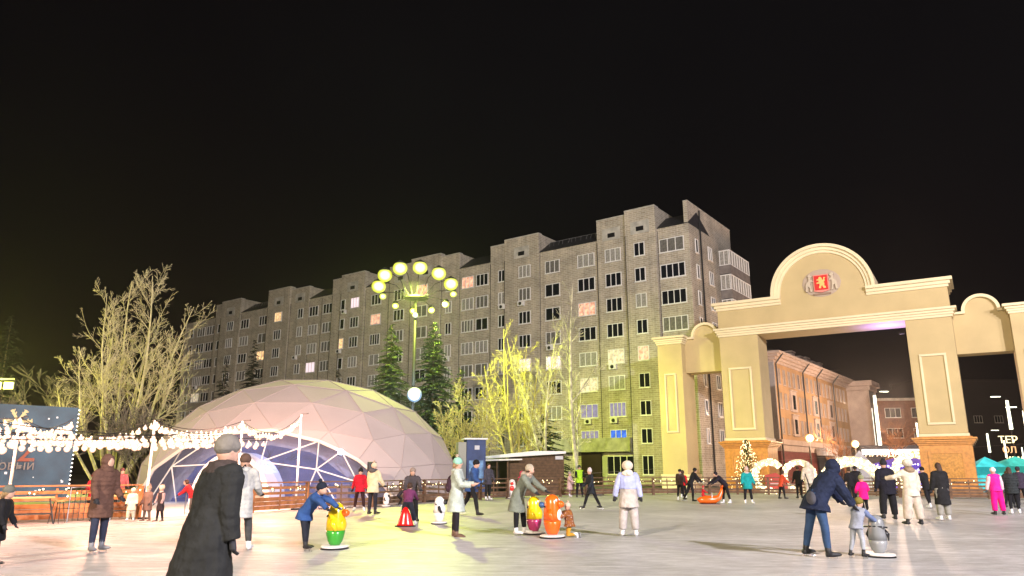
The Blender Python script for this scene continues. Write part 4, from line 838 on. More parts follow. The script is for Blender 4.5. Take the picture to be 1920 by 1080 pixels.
spruce(-51, 74, 17, 4.5, (.03, .035, .02), 'large dark conifer at the far left against the night sky', 8, .8)


# thin winter mist: it scatters the lamps' light forward into soft halos
m = MB(); m.box(-195, 195, -55, 265, -1.1, 40); hm = bpy.data.materials.new('winter_mist')
hz = m.build('haze', hm); tag(hz, kind='stuff')
hm.use_nodes = True; n_ = hm.node_tree; n_.nodes.clear(); o_ = n_.nodes.new('ShaderNodeOutputMaterial'); v_ = n_.nodes.new('ShaderNodeVolumePrincipled')
v_.inputs['Color'].default_value = (.9, .9, .9, 1); v_.inputs['Density'].default_value = .00035; v_.inputs['Anisotropy'].default_value = .78
n_.links.new(v_.outputs[0], o_.inputs['Volume'])
# ================================================================== PEOPLE
def rem(o, vox, sm=2, disp=0., dsc=.12):
    r = o.modifiers.new('fuse', 'REMESH'); r.mode = 'VOXEL'; r.voxel_size = vox; r.use_smooth_shade = True
    if sm: s_ = o.modifiers.new('relax', 'SMOOTH'); s_.factor = .5; s_.iterations = sm
    if disp:
        k = 'folds%d' % int(dsc * 1000); tx = bpy.data.textures.get(k)
        if not tx: tx = bpy.data.textures.new(k, 'CLOUDS'); tx.noise_scale = dsc; tx.noise_depth = 3
        d = o.modifiers.new('folds', 'DISPLACE'); d.texture = tx; d.strength = disp; d.mid_level = .5; d.texture_coords = 'LOCAL'
    return o
BLUEJ = cloth((.03, .06, .13), 'denim'); HAIRB = mat('brown_hair', (.05, .025, .015), .6, bump=.6, bscale=60); HAIRL = mat('fair_hair', (.30, .19, .09), .6, bump=.6, bscale=60)
FUR = mat('fur_trim', (.42, .32, .24), .95, var=.35, vscale=25, bump=1., bscale=60)
def sph(p, ab): return Vector((0, -math.sin(p), -math.cos(p)))
def limb_dir(pitch, out, side):
    p, a = R(pitch), R(out); return Vector((side * math.sin(a), -math.sin(p) * math.cos(a), -math.cos(p) * math.cos(a)))
def person(x, y, h, yaw, label, top=(.1, .1, .1), legs_c=(.02, .02, .025), hat=('beanie', (.3, .3, .3)), lean=4, legs=((4, 5, 4), (-4, 5, 4)), arms=((8, 12, 20), (8, 12, 20)),
           coat=.50, flare=1.0, skates='black', vox=None, kid=False, hood=False, bulk=1., hair=None, wide=1., gloves=(.03, .03, .035), mittens=None, scarf=None, z0=0., head=(0, 0), group=None, kneel=False, stance=0., trouser_w=1., furhood=None, cuff=None, sleeve_c=None, topm=None, legm=None, lift=0., inward=(0, 0), upper=None, quilt=0, hoodback=False):
    bulk = bulk * 1.13; D_ = math.hypot(x, y); vox = vox or (.012 if D_ < 12 else .014 if D_ < 20 else .020 if D_ < 33 else .028)
    t = empty('person', (x, y, z0), R(yaw), label, 'person', group or 'skaters and visitors on the rink')
    sk = .055 if skates in ('black', 'white', 'grey') else .0
    H = h - sk; hs = (1.22 if kid else 1.0); hh = .135 * H * hs; Lt = .245 * H * (.90 if kid else 1); Ls = .235 * H * (.90 if kid else 1)
    # legs first, to find the height of the pelvis
    hipw = .052 * H * wide; LG = []
    for sd, (p, ab, kb) in zip((-1, 1), legs):
        d1 = limb_dir(p, ab, sd); d2 = limb_dir(p - kb, ab * .7, sd); LG.append((sd, d1, d2))
    drop = max(-(d1.z * Lt + d2.z * Ls) for _, d1, d2 in LG)
    ank = .055 * H; pz = drop + ank + sk + lift
    if kneel: pz = Lt + .06 + .04
    pel = Vector((0, 0, pz)); Ll = R(lean); up = Vector((0, -math.sin(Ll), math.cos(Ll))); fwd = Vector((0, -math.cos(Ll), -math.sin(Ll)))
    Tl = .295 * H * (1.02 if kid else 1); sh = pel + up * Tl; neck = sh + up * .035 * H
    hp, hy = head; hd = (up * .75 + Vector((0, 0, .25)) if lean < 30 else up * .8 + Vector((0, -.1, .3))).normalized()
    hM = Matrix.Rotation(R(hy), 3, 'Z') @ Matrix.Rotation(R(-lean * .35 + hp), 3, 'X')
    hc = neck + hd * (hh * .58); hw = hh * .38
    shw = .108 * H * wide * (.95 if kid else 1)
    B = MB(); P = 1.0
    B.loft([pel - up * .02, pel + up * Tl * .3, pel + up * Tl * .7, sh, sh + up * .02 * H], [(.085 * H, .06 * H), (.075 * H, .055 * H), (.085 * H, .06 * H), (.09 * H, .05 * H), (.04 * H, .04 * H)], 12, side=(1, 0, 0))
    B.loft([sh, neck + hd * hh * .3], [.036 * H, .034 * H], 10)
    B.ball(hc, (hw, hw * 1.12, hh * .52), 14, 10, M=hM); B.ball(hc + hM @ Vector((0, -hw * .25, -hh * .28)), (hw * .72, hw * .8, hh * .24), 10, 7, M=hM)
    B.ball(hc + hM @ Vector((0, -hw * 1.14, -hh * .04)), (hw * .17, hw * .22, hh * .10), 8, 6, M=hM)
    for s_ in (-1, 1): B.ball(hc + hM @ Vector((s_ * hw * .98, 0, -hh * .03)), (hw * .12, hw * .2, hh * .1), 6, 5, M=hM)
    jk = MB(); tr = MB(); boots = []
    sl = (.031 * H * bulk, .027 * H * bulk)
    if legm is None: legm = cloth(legs_c)
    if topm is None: topm = cloth(top, None, quilt)
    feet = []
    for (sd, d1, d2), (p, ab, kb) in zip(LG, legs):
        hip = pel + Vector((sd * hipw, 0, -.01)); kn = hip + d1 * Lt; an = kn + d2 * Ls
        if kneel: kn = Vector((sd * hipw * 1.2, -.05, .06)); an = kn + Vector((0, Ls * .9, .02))
        B.loft([hip, hip.lerp(kn, .5), kn, kn.lerp(an, .4), an], [.045 * H, .038 * H, .028 * H, .029 * H, .018 * H], 10)
        tw = trouser_w
        tr.loft([hip + Vector((0, 0, .02)), hip.lerp(kn, .5), kn, kn.lerp(an, .45), kn.lerp(an, .93)], [.060 * H * (1 + (tw - 1) * .5), .053 * H * (1 + (tw - 1) * .6), .043 * H * tw, .040 * H * tw, .032 * H * tw * (1.12 if tw > 1.3 else 1)], 12)
        fz = Vector((0, -1, 0)) if d2.z < -.7 else Vector((0, -d2.z, d2.y)).normalized() * (1 if d2.z < 0 else 1)
        ft = R(sd * 12); fdir = Vector((math.sin(ft), -math.cos(ft), 0))
        if d2.z > -.8 or kneel: # foot tipped up
            fdir = Vector((0, d2.z, -d2.y)).normalized(); fdir = -fdir if fdir.z > 0 and not kneel else fdir
            if kneel: fdir = Vector((0, .15, -1)).normalized()
        dn = (d2 if not kneel else Vector((0, 1, 0)));
        heel = an + dn * ank * .75 - fdir * .02 * H; toe = heel + fdir * .12 * H
        B.loft([an, heel + fdir * .02, toe], [.018 * H, .022 * H, (.022 * H, .013 * H)], 8)
        bm2 = MB(); bm2.loft([an - dn * .05 * H, an + dn * .01, heel + fdir * .03 * H + dn * .006], [.032 * H, .030 * H, .032 * H], 10)
        bm2.loft([heel - fdir * .008, heel + fdir * .06 * H, toe + fdir * .005, toe + fdir * .025 * H + dn * .004], [.026 * H, .028 * H, (.026 * H, .018 * H), (.016 * H, .010 * H)], 10)
        boots.append((bm2, heel, toe, fdir, dn))
    tr.loft([pel - up * .035 * H, pel + up * .03 * H, pel + up * .09 * H], [(.088 * H * wide * bulk, .066 * H * bulk), (.092 * H * wide * bulk, .07 * H * bulk), (.085 * H * wide * bulk, .062 * H * bulk)], 14, side=(1, 0, 0))
    # jacket trunk and skirt
    q = bulk
    skirt_l = max(0, coat - .30) * H
    dn_t = Vector((0, 0, -1)); a_ = pel + up * Tl * .28
    hem = pel + up * Tl * (.02 if coat < .3 else 0) - Vector((0, 0, 0))
    trunk = [sh + up * .028 * H, sh + up * .005 * H, pel + up * Tl * .72, pel + up * Tl * .35, pel + up * .0]
    rr_ = [(.06 * H * q, .045 * H * q), (.102 * H * q * wide, .058 * H * q), (.100 * H * q * wide, .072 * H * q), (.090 * H * q * wide, .066 * H * q), (.098 * H * q * wide, .074 * H * q)]
    if skirt_l > 0:
        back = Vector((0, .25 * math.sin(Ll), 0)); e = pel + dn_t * skirt_l + back * skirt_l
        trunk += [pel.lerp(e, .5), e]; rr_ += [(.104 * H * q * wide * (1 + (flare - 1) * .5), .086 * H * q * (1 + (flare - 1) * .5)), (.108 * H * q * wide * flare, .094 * H * q * flare)]
    jk.loft(trunk, rr_, 16, side=(1, 0, 0))
    for s_ in (-1, 1): jk.ball(sh + Vector((s_ * shw * .88, 0, -.008 * H)), .040 * H * q, 10, 7)
    hands = [MB(), MB()]; sls = [MB(), MB()]
    for i, (sd, (p, ab, eb)) in enumerate(zip((-1, 1), arms)):
        so_ = sh + Vector((sd * shw, 0, -.012 * H)); inn_ = inward[i]
        d1 = limb_dir(p, ab, sd); d2 = limb_dir(p + eb, ab * .5 - inn_, sd); el = so_ + d1 * .165 * H; wr = el + d2 * .135 * H; d3 = d2
        B.loft([so_, el, wr], [.028 * H, .023 * H, .016 * H], 8)
        slv = sls[i] if sleeve_c else jk
        slv.loft([so_ - d1 * .01, so_.lerp(el, .5), el, el.lerp(wr, .5), wr + d2 * .005 * H], [.042 * H * q, .039 * H * q, .035 * H * q, .032 * H * q, .029 * H * q], 10)
        u = d2.cross(Vector((0, 0, 1))); u = u.normalized() if u.length > .2 else Vector((1, 0, 0)); pm = wr + d2 * .045 * H
        B.loft([wr, pm], [(.017 * H, .013 * H), (.022 * H, .011 * H)], 8, side=u)
        hm = hands[i]
        hm.loft([wr - d2 * .012 * H, wr + d2 * .01 * H, pm, pm + d2 * .012 * H], [(.021 * H, .018 * H), (.022 * H, .016 * H), (.026 * H, .015 * H), (.024 * H, .012 * H)], 8, side=u)
        nrm = d2.cross(u).normalized()
        if nrm.y > 0: nrm = -nrm
        for f_ in range(4):
            b0 = pm + u * (f_ - 1.5) * .0118 * H; fl = (.036, .042, .040, .031)[f_] * H
            hm.loft([b0, b0 + d2 * fl * .5 + nrm * .004 * H, b0 + d2 * fl * .8 + nrm * .016 * H], [.0068 * H, .0062 * H, .0052 * H], 5)
        tb = wr + d2 * .018 * H + u * sd * -.022 * H; hm.loft([tb, tb + d2 * .018 * H - u * sd * .012 * H, tb + d2 * .038 * H - u * sd * .012 * H], [.009 * H, .008 * H, .006 * H], 5)
    bo = rem(B.build('body', SKIN, t), vox * 1.0, 1)
    rem(tr.build('trousers', legm, t), vox, 1, .012)
    rem(jk.build('coat' if coat > .42 else 'jacket', topm, t), vox, 2, .030 * (.7 if kid else 1), .10)
    for sl_ in sls if sleeve_c else (): rem(sl_.build('sleeve', cloth(sleeve_c), t), vox, 1, .015)
    gm = SKIN if gloves == 'skin' else cloth(gloves)
    for hm in hands: hm.build('hand' if gloves == 'skin' else 'glove', gm, t, smooth=True)
    bc = {'black': (.02, .02, .022), 'white': (.72, .72, .74), 'grey': (.22, .22, .23), 'brown': (.14, .08, .055), 'shoe': (.03, .03, .03), 'wshoe': (.6, .6, .6)}[skates]
    for bm2, heel, toe, fdir, dn in boots:
        b2 = bm2.build('boot', mat('boot_' + skates, bc, .45, var=.2, vscale=9), t, smooth=True)
        if sk:
            m = MB(); so_ = dn * .026 * H
            m.loft([heel - fdir * .02 * H + so_ + dn * sk, toe + fdir * .01 * H + so_ + dn * sk, toe + fdir * .035 * H + so_ + dn * sk * .45], [(.0025, .009)] * 3, 4, side=(fdir.y, -fdir.x, 0) if abs(fdir.z) < .7 else (1, 0, 0))
            for c_ in (heel + fdir * .01 * H, toe - fdir * .02 * H): m.tube(c_ + so_ * .6, c_ + so_ + dn * sk, .010, n=5)
            m.build('blade', METAL, b2)
    # head: eyes and mouth, hair, hat
    m = MB()
    for s_ in (-1, 1):
        m = MB(); m.ball(hc + hM @ Vector((s_ * hw * .38, -hw * .98, hh * .04)), (hw * .11, hw * .08, hw * .08), 7, 5, M=hM); m.build('eye', BLACK, bo)
    m = MB(); m.ball(hc + hM @ Vector((0, -hw * .98, -hh * .26)), (hw * .24, hw * .1, hw * .06), 7, 5, M=hM); m.build('mouth', mat('lips', (.35, .12, .1), .5), bo)
    if hair:
        hm_ = HAIRB if hair[0] == 'b' else HAIRL; m = MB(); m.ball(hc + hM @ Vector((0, hw * .14, hh * .08)), (hw * 1.12, hw * 1.16, hh * .52), 12, 9, M=hM)
        m.v = [v for v in m.v]
        if len(hair) > 1:
            L2 = hair[1] * H; b0 = hc + hM @ Vector((0, hw * .55, -hh * .1)); m.loft([b0 + Vector((0, -.0, .05)), b0 + Vector((0, .045, -L2 * .4)), b0 + Vector((0, .05, -L2))], [(hw * 1.0, hw * .5), (hw * 1.05, hw * .45), (hw * .5, hw * .2)], 10, side=(1, 0, 0))
        rem(m.build('hair', hm_, t), vox * .8, 1, .02, .05)
    kind, hcx = hat[:2]
    hcM = FUR if hcx == 'fur' else cloth(hcx)
    if kind != 'none':
        m = MB(); c_ = hc + hM @ Vector((0, hw * .06, hh * .17))
        m.ball(c_, (hw * 1.22, hw * 1.28, hh * .47), 14, 9, M=hM)
        m.loft([hc + hM @ Vector((0, hw * .05, hh * .03)), hc + hM @ Vector((0, hw * .05, hh * .20))], [(hw * 1.24, hw * 1.3), (hw * 1.24, hw * 1.3)], 14, side=hM @ Vector((1, 0, 0)))
        if kind == 'tall': m.ball(hc + hM @ Vector((0, hw * .1, hh * .42)), (hw * .95, hw * 1.05, hh * .42), 12, 8, M=hM)
        if kind == 'bighat': m.ball(hc + hM @ Vector((0, hw * .1, hh * .2)), (hw * 1.65, hw * 1.65, hh * .55), 14, 9, M=hM)
        # keep the hat above the brow: cut lower front away by shifting points
        ht = rem(m.build('hat', hcM, t), vox, 1, .012 if hcx != 'fur' else .03, .04)
        if kind == 'pom' or kind == 'tallpom':
            m = MB(); m.ball(hc + hM @ Vector((0, hw * .15, hh * .76)), hw * .5, 10, 8); rem(m.build('pompom', FUR if len(hat) < 3 else cloth(hat[2]), ht), vox * .7, 0, .03, .03)
        if kind == 'band': pass
    if hood:      # raised hood
        m = MB(); m.ball(hc + hM @ Vector((0, hw * .22, hh * .06)), (hw * 1.42, hw * 1.45, hh * .66), 14, 10, M=hM); m.loft([hc + Vector((0, hw * .2, -hh * .2)), sh + up * .01], [hw * 1.25, hw * 1.5], 12)
        rem(m.build('hood', FUR if hood == 'fur' else topm, t), vox, 1, .03, .06)
        # face opening is the body face pushed through the hood: show it
        m = MB(); m.ball(hc + hM @ Vector((0, -hw * .80, -hh * .02)), (hw * .78, hw * .5, hh * .42), 12, 8, M=hM); m.build('face', SKIN, bo, smooth=True)
    else:
        m = MB(); m.loft([sh + up * .0, sh + up * .045 * H], [(.070 * H * q, .056 * H * q), (.058 * H * q, .052 * H * q)], 12, side=(1, 0, 0))
        if furhood: m.ball(sh + up * .028 * H + Vector((0, .055 * H, 0)), (.085 * H, .05 * H, .055 * H), 12, 8); m.ball(sh + up * .03 * H, (.088 * H, .07 * H, .038 * H), 12, 8)
        elif hoodback: m.ball(sh + up * .0 * H + Vector((0, .045 * H, -.01)), (.11 * H, .045 * H, .05 * H), 14, 9); m.ball(sh + up * .03 * H, (.085 * H, .072 * H, .042 * H), 14, 9)
        elif scarf is None: m.ball(sh + up * .015 * H + Vector((0, .05 * H, -.01)), (.07 * H, .035 * H, .045 * H), 10, 7)
        rem(m.build('fur_collar' if furhood else 'collar', (cloth(furhood) if isinstance(furhood, tuple) else FUR) if furhood else (cloth(scarf) if scarf else topm), t), vox, 1, .02 if not furhood else .04, .05)
    if upper:   # different colour on the upper half of the coat
        m = MB(); m.loft([sh + up * .03 * H, sh + up * .005 * H, pel + up * Tl * .72, pel + up * Tl * .33], [(.064 * H * q, .049 * H * q), (.106 * H * q * wide, .062 * H * q), (.105 * H * q * wide, .077 * H * q), (.096 * H * q * wide, .072 * H * q)], 16, side=(1, 0, 0))
        for s_ in (-1, 1): m.ball(sh + Vector((s_ * shw * .88, 0, -.008 * H)), .044 * H * q, 10, 7)
        rem(m.build('yoke', cloth(upper), t), vox, 2, .02, .1)
    return t
FLORAL = cloth((.16, .05, .035), 'floral_cloth'); n_ = FLORAL.node_tree; vo = n_.nodes.new('ShaderNodeTexVoronoi'); vo.inputs['Scale'].default_value = 22
r_ = n_.nodes.new('ShaderNodeValToRGB'); r_.color_ramp.elements[0].position = .18; r_.color_ramp.elements[0].color = (.62, .45, .35, 1); r_.color_ramp.elements[1].position = .34; r_.color_ramp.elements[1].color = (.14, .035, .02, 1); r_.color_ramp.elements.new(.75).color = (.30, .12, .03, 1)
n_.links.new(n_.nodes['Texture Coordinate'].outputs['Object'], vo.inputs['Vector']); n_.links.new(vo.outputs['Distance'], r_.inputs['Fac']); n_.links.new(r_.outputs['Color'], n_.nodes['Principled BSDF'].inputs['Base Color'])
BLK = (.012, .012, .015); NAVY = (.02, .03, .065)
# --- left foreground
person(-8.62, 13.0, 1.30, 100, 'child in black with a grey knit hat cut off by the left picture edge', BLK, BLK, ('beanie', (.13, .13, .11)), 10, ((14, 6, 10), (-6, 6, 16)), kid=True, hair=('l', .08), skates='black', bulk=1.1)
person(-9.35, 13.4, 1.34, 60, 'child in a brown fur hat half hidden at the left edge', (.08, .05, .04), BLK, ('beanie', (.25, .16, .1)), 6, kid=True, skates='black')
person(-8.1, 15.2, 1.80, 62, 'woman in a long brown hooded parka and dark jeans standing by the festoon lights', (.115, .06, .045), (.03, .035, .06), ('none', BLK), 4, ((6, 4, 5), (-3, 4, 2)), ((4, 8, 30), (4, 8, 40)), .50, 1.0, 'grey', hood=True, bulk=1.12, quilt=0.3)
person(-2.72, 6.9, 1.86, 134, 'large dark foreground skater in a long flared black coat and grey beanie', (.020, .021, .021), BLK, ('beanie', (.17, .155, .135)), 11, ((16, 6, 10), (-12, 6, 10)), ((-6, 10, 16), (8, 10, 26)), .72, 1.36, 'black', bulk=1.28, wide=1.12, scarf=(.05, .038, .036), vox=.011, quilt=.15, hoodback=True)
person(-5.35, 15.2, 1.86, 190, 'skater in a light grey jacket with a backpack partly behind the large dark skater', (.42, .42, .40), (.06, .06, .06), ('beanie', (.10, .06, .045)), 8, ((20, 6, 16), (-14, 8, 10)), ((10, 14, 50), (10, 14, 60)), .50, 1.0, 'white', bulk=1.1, quilt=0.2)
person(-11.75, 23.8, 1.0, 20, 'toddler in a cream snowsuit by the dome path', (.60, .52, .38), (.55, .48, .36), ('beanie', (.6, .5, .35)), 2, kid=True, skates='white', bulk=1.25, trouser_w=1.5)
person(-11.45, 24.2, 1.06, -20, 'small child in a grey brown snowsuit right of the cream toddler', (.16, .10, .08), (.14, .1, .08), ('pom', (.35, .25, .18)), 2, kid=True, skates='brown', bulk=1.2)
person(-10.95, 24.0, 1.08, -30, 'small child in a black vest coat with a pale knit hat near the dome path', (.03, .025, .03), BLK, ('beanie', (.62, .52, .36)), 2, kid=True, skates='shoe', sleeve_c=(.35, .25, .24), scarf=(.4, .35, .33))
person(-11.4, 27.4, 1.27, -80, 'child in a red puffer jacket bending beside the metal handrail', (.55, .02, .025), (.10, .09, .08), ('none', BLK), 30, ((10, 5, 6), (-4, 5, 4)), ((40, 8, 20), (40, 8, 10)), .36, 1, 'white', kid=True, hair=('b',), bulk=1.1, quilt=0.45)
# --- middle left
person(-4.15, 15.5, 1.42, 70, 'boy in a blue jacket and navy pompom hat leaning on a skating aid', (.03, .075, .22), (.018, .02, .03), ('pom', (.015, .02, .035), (.015, .02, .035)), 40, ((14, 5, 4), (-2, 5, 0)), ((66, 8, -12), (70, 8, -18)), .40, 1.05, 'black', kid=True, bulk=1.15)
person(-5.75, 29.0, 1.57, 4, 'person in a crimson jacket, black trousers and white skates facing the camera', (.42, .01, .025), (.03, .012, .015), ('tall', BLK), 2, ((0, 9, 2), (0, 9, 2)), ((4, 16, 10), (4, 16, 10)), .38, 1., 'white', bulk=1.05, quilt=0.3)
person(-4.95, 27.3, 1.76, 150, 'person in a cream jacket and pale hat talking to the one in crimson', (.62, .52, .34), (.02, .02, .03), ('pom', (.6, .5, .36)), 2, ((0, 4, 0), (0, 4, 2)), ((14, 16, 30), (4, 12, 20)), .42, 1., 'black', bulk=1.12, furhood=(.08, .075, .08))
person(-3.0, 22.2, 1.24, 176, 'child in black dungarees and purple jacket pushing a red aid', (.13, .03, .09), (.018, .02, .028), ('none', BLK), 26, ((8, 18, 6), (8, 18, 6)), ((44, 14, 20), (44, 14, 20)), .28, 1., 'white', kid=True, hair=('b',), bulk=1.1, trouser_w=1.45)
person(-3.05, 23.4, 1.60, 10, 'woman with long dark hair in a dark shiny jacket bending over the dungaree child', (.06, .05, .055), BLK, ('beanie', (.24, .18, .15)), 14, ((4, 8, 4), (-4, 8, 4)), ((30, 10, 30), (30, 10, 30)), .42, 1., 'black', hair=('b', .2))
person(-5.05, 34.0, 1.0, 100, 'child in dark clothes crouching by the fence beside a white skating aid', (.03, .025, .035), BLK, ('beanie', (.05, .04, .05)), 40, ((60, 8, 80), (50, 8, 80)), ((50, 8, 10), (50, 8, 10)), .3, kid=True, skates='black')
w860 = person(-1.35, 18.6, 1.80, 88, 'woman in a pale mint coat and green pompom hat looking at her phone', (.42, .47, .42), (.018, .015, .02), ('pom', (.26, .52, .40)), 2, ((3, 4, 2), (-3, 4, 2)), ((22, 10, 66), (28, 10, 62)), .52, 1.08, 'brown', bulk=1.12, gloves='skin', hair=('l', .07))
person(-1.45, 26.9, 1.95, 75, 'skater in a bright blue and black outfit partly behind the woman in the mint coat', (.03, .07, .20), BLK, ('beanie', BLK), 16, ((30, 6, 20), (-22, 8, 14)), ((20, 16, 40), (-10, 16, 30)), .40, 1., 'black', bulk=1.05)
person(-1.25, 39.8, 1.84, 40, 'person in a dark grey shiny jacket standing by the fence before the kiosk', (.06, .055, .075), BLK, ('none', BLK), 4, coat=.42, skates='white', hair=('b', .1), quilt=0.5)
person(.55, 43.2, 1.45, 0, 'child in a crimson hooded jacket behind the white skating aid', (.45, .03, .10), (.05, .02, .03), ('none', BLK), 8, ((6, 5, 4), (0, 5, 4)), ((40, 8, 20), (40, 8, 20)), hood=True, kid=True, skates='shoe')
# --- middle
person(.15, 19.0, 1.74, 62, 'woman in a long grey green coat with fur hood bending to the penguin aids', (.17, .19, .155), BLK, ('beanie', (.42, .36, .27)), 30, ((2, 4, 2), (10, 4, 6)), ((40, 8, 14), (46, 8, 12)), .54, 1.15, 'white', bulk=1.05, hair=('b', .16), furhood=True, head=(-14, 0))
person(1.36, 18.3, .98, -84, 'small child kneeling in a brown floral snowsuit jacket and ochre trousers', (.16, .05, .035), (.48, .25, .03), ('pom', (.55, .42, .33)), 6, ((0, 5, 90), (0, 5, 90)), ((74, 8, 4), (62, 8, 14)), .36, 1., 'white', kid=True, bulk=1.5, kneel=True, topm=FLORAL)
person(2.82, 18.6, 1.70, 172, 'skater in a lilac and beige jacket with a big cream fur hat seen from behind', (.46, .41, .37), (.44, .40, .38), ('bighat', (.66, .56, .45)), 0, ((0, 5, 2), (2, 7, 2)), ((2, 16, 6), (-4, 22, 2)), .46, 1.05, 'white', bulk=1.18, trouser_w=1.5, sleeve_c=(.40, .43, .68), upper=(.38, .42, .72), furhood=(.66, .6, .5), mittens=True)
person(3.25, 31.4, 1.62, -70, 'person in a black coat and pale hat walking left across the middle of the ice', (.02, .024, .032), BLK, ('tall', (.55, .48, .48)), 6, ((24, 5, 6), (-20, 5, 8)), ((10, 12, 40), (10, 12, 30)), .46, 1., 'black')
person(3.35, 44.6, 1.44, 60, 'child in a pale pink snowsuit coat beside the steward in the green vest', (.50, .34, .36), (.2, .12, .13), ('beanie', (.3, .24, .25)), 3, ((6, 5, 4), (-4, 5, 4)), ((40, 10, 20), (14, 10, 20)), .52, 1.05, 'white', kid=True, bulk=1.2)
person(3.95, 44.8, 1.78, 10, 'steward in a bright yellow green vest standing by the far fence', (.35, .62, .03), BLK, ('beanie', (.05, .06, .04)), 4, ((0, 6, 0), (0, 6, 0)), ((20, 10, 60), (20, 10, 60)), .38, sleeve_c=BLK, skates='shoe')
person(7.7, 51.4, 1.72, 160, 'man in black standing outside the apartment doorway behind the far fence', BLK, BLK, ('none', BLK), 2, coat=.44, skates='shoe', hair=('b',), group='people standing outside the rink')
# --- right middle
person(8.75, 39.8, 1.56, 150, 'child in a black and dark brown tracksuit left of the child in red', (.05, .03, .025), BLK, ('beanie', (.02, .015, .015)), 4, ((4, 6, 6), (-4, 6, 4)), coat=.36, skates='white', scarf=(.3, .27, .22))
person(9.75, 43.6, 1.52, 170, 'child in a red jacket with dark hair behind the group with the orange sledge', (.55, .01, .015), BLK, ('none', BLK), 6, ((10, 6, 10), (-8, 6, 10)), coat=.36, skates='white', hair=('b',), kid=True)
person(8.95, 38.4, 1.68, 95, 'parent in black with white gloves leaning over the orange dolphin sledge from the left', BLK, BLK, ('beanie', BLK), 26, ((10, 6, 14), (-16, 6, 14)), ((34, 12, 10), (34, 12, 10)), .36, skates='black', gloves=(.5, .5, .5), hair=('b', .06))
person(9.95, 35.8, 1.62, -78, 'parent in black bending far over the orange dolphin sledge from the right', (.016, .014, .024), BLK, ('beanie', (.016, .014, .024)), 46, ((4, 6, 2), (-10, 8, 2)), ((50, 8, 6), (54, 8, 6)), .36, skates='white', hair=('b',))
person(8.95, 36.0, .86, 80, 'toddler in a red snowsuit sitting on the orange dolphin sledge', (.48, .02, .03), (.45, .02, .03), ('beanie', (.45, .05, .06)), 6, ((80, 8, 50), (80, 8, 50)), ((50, 10, 20), (50, 10, 20)), .34, skates='shoe', kid=True, z0=.14)
person(10.95, 35.6, 1.64, 0, 'child in a teal jacket and pink white hat standing facing the camera', (.01, .27, .28), BLK, ('tall', (.62, .42, .38)), 0, ((0, 7, 0), (0, 7, 0)), ((6, 18, 24), (6, 18, 24)), .44, 1.06, 'white', bulk=1.14, scarf=(.6, .5, .48), quilt=0.2)
person(14.55, 41.4, 1.54, 95, 'child in an orange red jacket leaning forward by the glowing letter O', (.55, .07, .03), BLK, ('none', BLK), 14, ((14, 6, 10), (-6, 6, 4)), ((30, 10, 20), (30, 10, 20)), .38, skates='black', kid=True, hair=('b',))
person(15.85, 42.3, 1.72, 175, 'slim person in black before the glowing letter O ornament', BLK, BLK, ('none', BLK), 4, ((4, 4, 4), (-4, 4, 4)), coat=.40, skates='black', hair=('b',), wide=.9)
person(16.0, 41.2, 1.92, 182, 'person in a cream hooded coat left of the man in the navy parka', (.60, .52, .42), (.5, .44, .36), ('none', BLK), 2, ((2, 5, 2), (-2, 5, 2)), ((6, 16, 10), (6, 16, 10)), .42, 1.05, 'white', hood=True, bulk=1.14)
big = person(5.62, 14.25, 1.84, 98, 'man in a navy parka and blue jeans bending over a child on a penguin aid', (.014, .020, .045), (.055, .10, .20), ('none', BLK), 38, ((6, 8, 6), (-10, 8, 2)), ((26, 8, 6), (38, 10, 4)), .40, 1.08, 'black', bulk=1.32, hood=True, legm=BLUEJ, vox=.012, quilt=0.15)
person(6.28, 14.15, 1.08, 120, 'small child in a grey blue camouflage suit held by the man in navy', (.24, .26, .32), (.3, .32, .36), ('beanie', (.16, .13, .03)), 22, ((8, 8, 20), (-6, 8, 10)), ((50, 10, 10), (50, 10, 10)), .34, 1., 'black', kid=True, bulk=1.15, sleeve_c=(.13, .17, .30))
person(12.5, 27.3, 1.36, 185, 'child in a hot pink jacket and pompom hat skating away', (.85, .01, .20), BLK, ('pom', (.25, .26, .14), (.12, .12, .08)), 6, ((10, 6, 14), (-8, 6, 16)), ((0, 26, 50), (0, 26, 50)), .42, 1., 'white', kid=True, bulk=1.1, inward=(30, 30))
person(11.95, 24.4, 1.83, 184, 'tall man in black with flared trousers skating away with one leg out', (.012, .012, .02), BLK, ('tall', (.02, .02, .025)), 6, ((2, 6, 0), (-8, 16, 6)), ((0, 12, 16), (0, 12, 16)), .42, 1.0, 'black', bulk=1.14, wide=1.1, trouser_w=1.5)
person(11.55, 22.2, 1.80, 184, 'skater in a cream jacket and wide cream trousers with a tall pale hat', (.60, .52, .42), (.50, .43, .36), ('bighat', (.55, .50, .42)), 2, ((0, 8, 0), (-2, 10, 0)), ((4, 14, 10), (20, 60, 60)), .40, 1., 'black', bulk=1.12, trouser_w=1.75, furhood=(.24, .17, .11))
person(17.1, 31.6, 1.66, 200, 'person in a black jacket leaning forward between the cream and the long black coat', BLK, BLK, ('beanie', BLK), 12, ((10, 6, 10), (-10, 6, 12)), coat=.40, skates='white')
person(13.55, 24.2, 1.74, 182, 'person in a knee length black coat with long dark hair and grey trousers', (.016, .016, .018), (.28, .27, .24), ('none', BLK), 2, ((2, 5, 2), (-2, 5, 2)), ((4, 10, 10), (4, 10, 10)), .58, 1.05, 'white', hood=False, hair=('b', .14), bulk=1.12, trouser_w=1.5)
person(17.05, 27.0, 1.60, 178, 'skater in hot pink trousers and vest with white sleeves and white hat', (.85, .02, .28), (.85, .01, .24), ('beanie', (.7, .62, .62)), 3, ((0, 6, 2), (0, 6, 2)), ((4, 16, 10), (4, 16, 10)), .34, 1., 'black', sleeve_c=(.66, .50, .52), bulk=1.1, trouser_w=1.5, gloves=(.06, .08, .09))
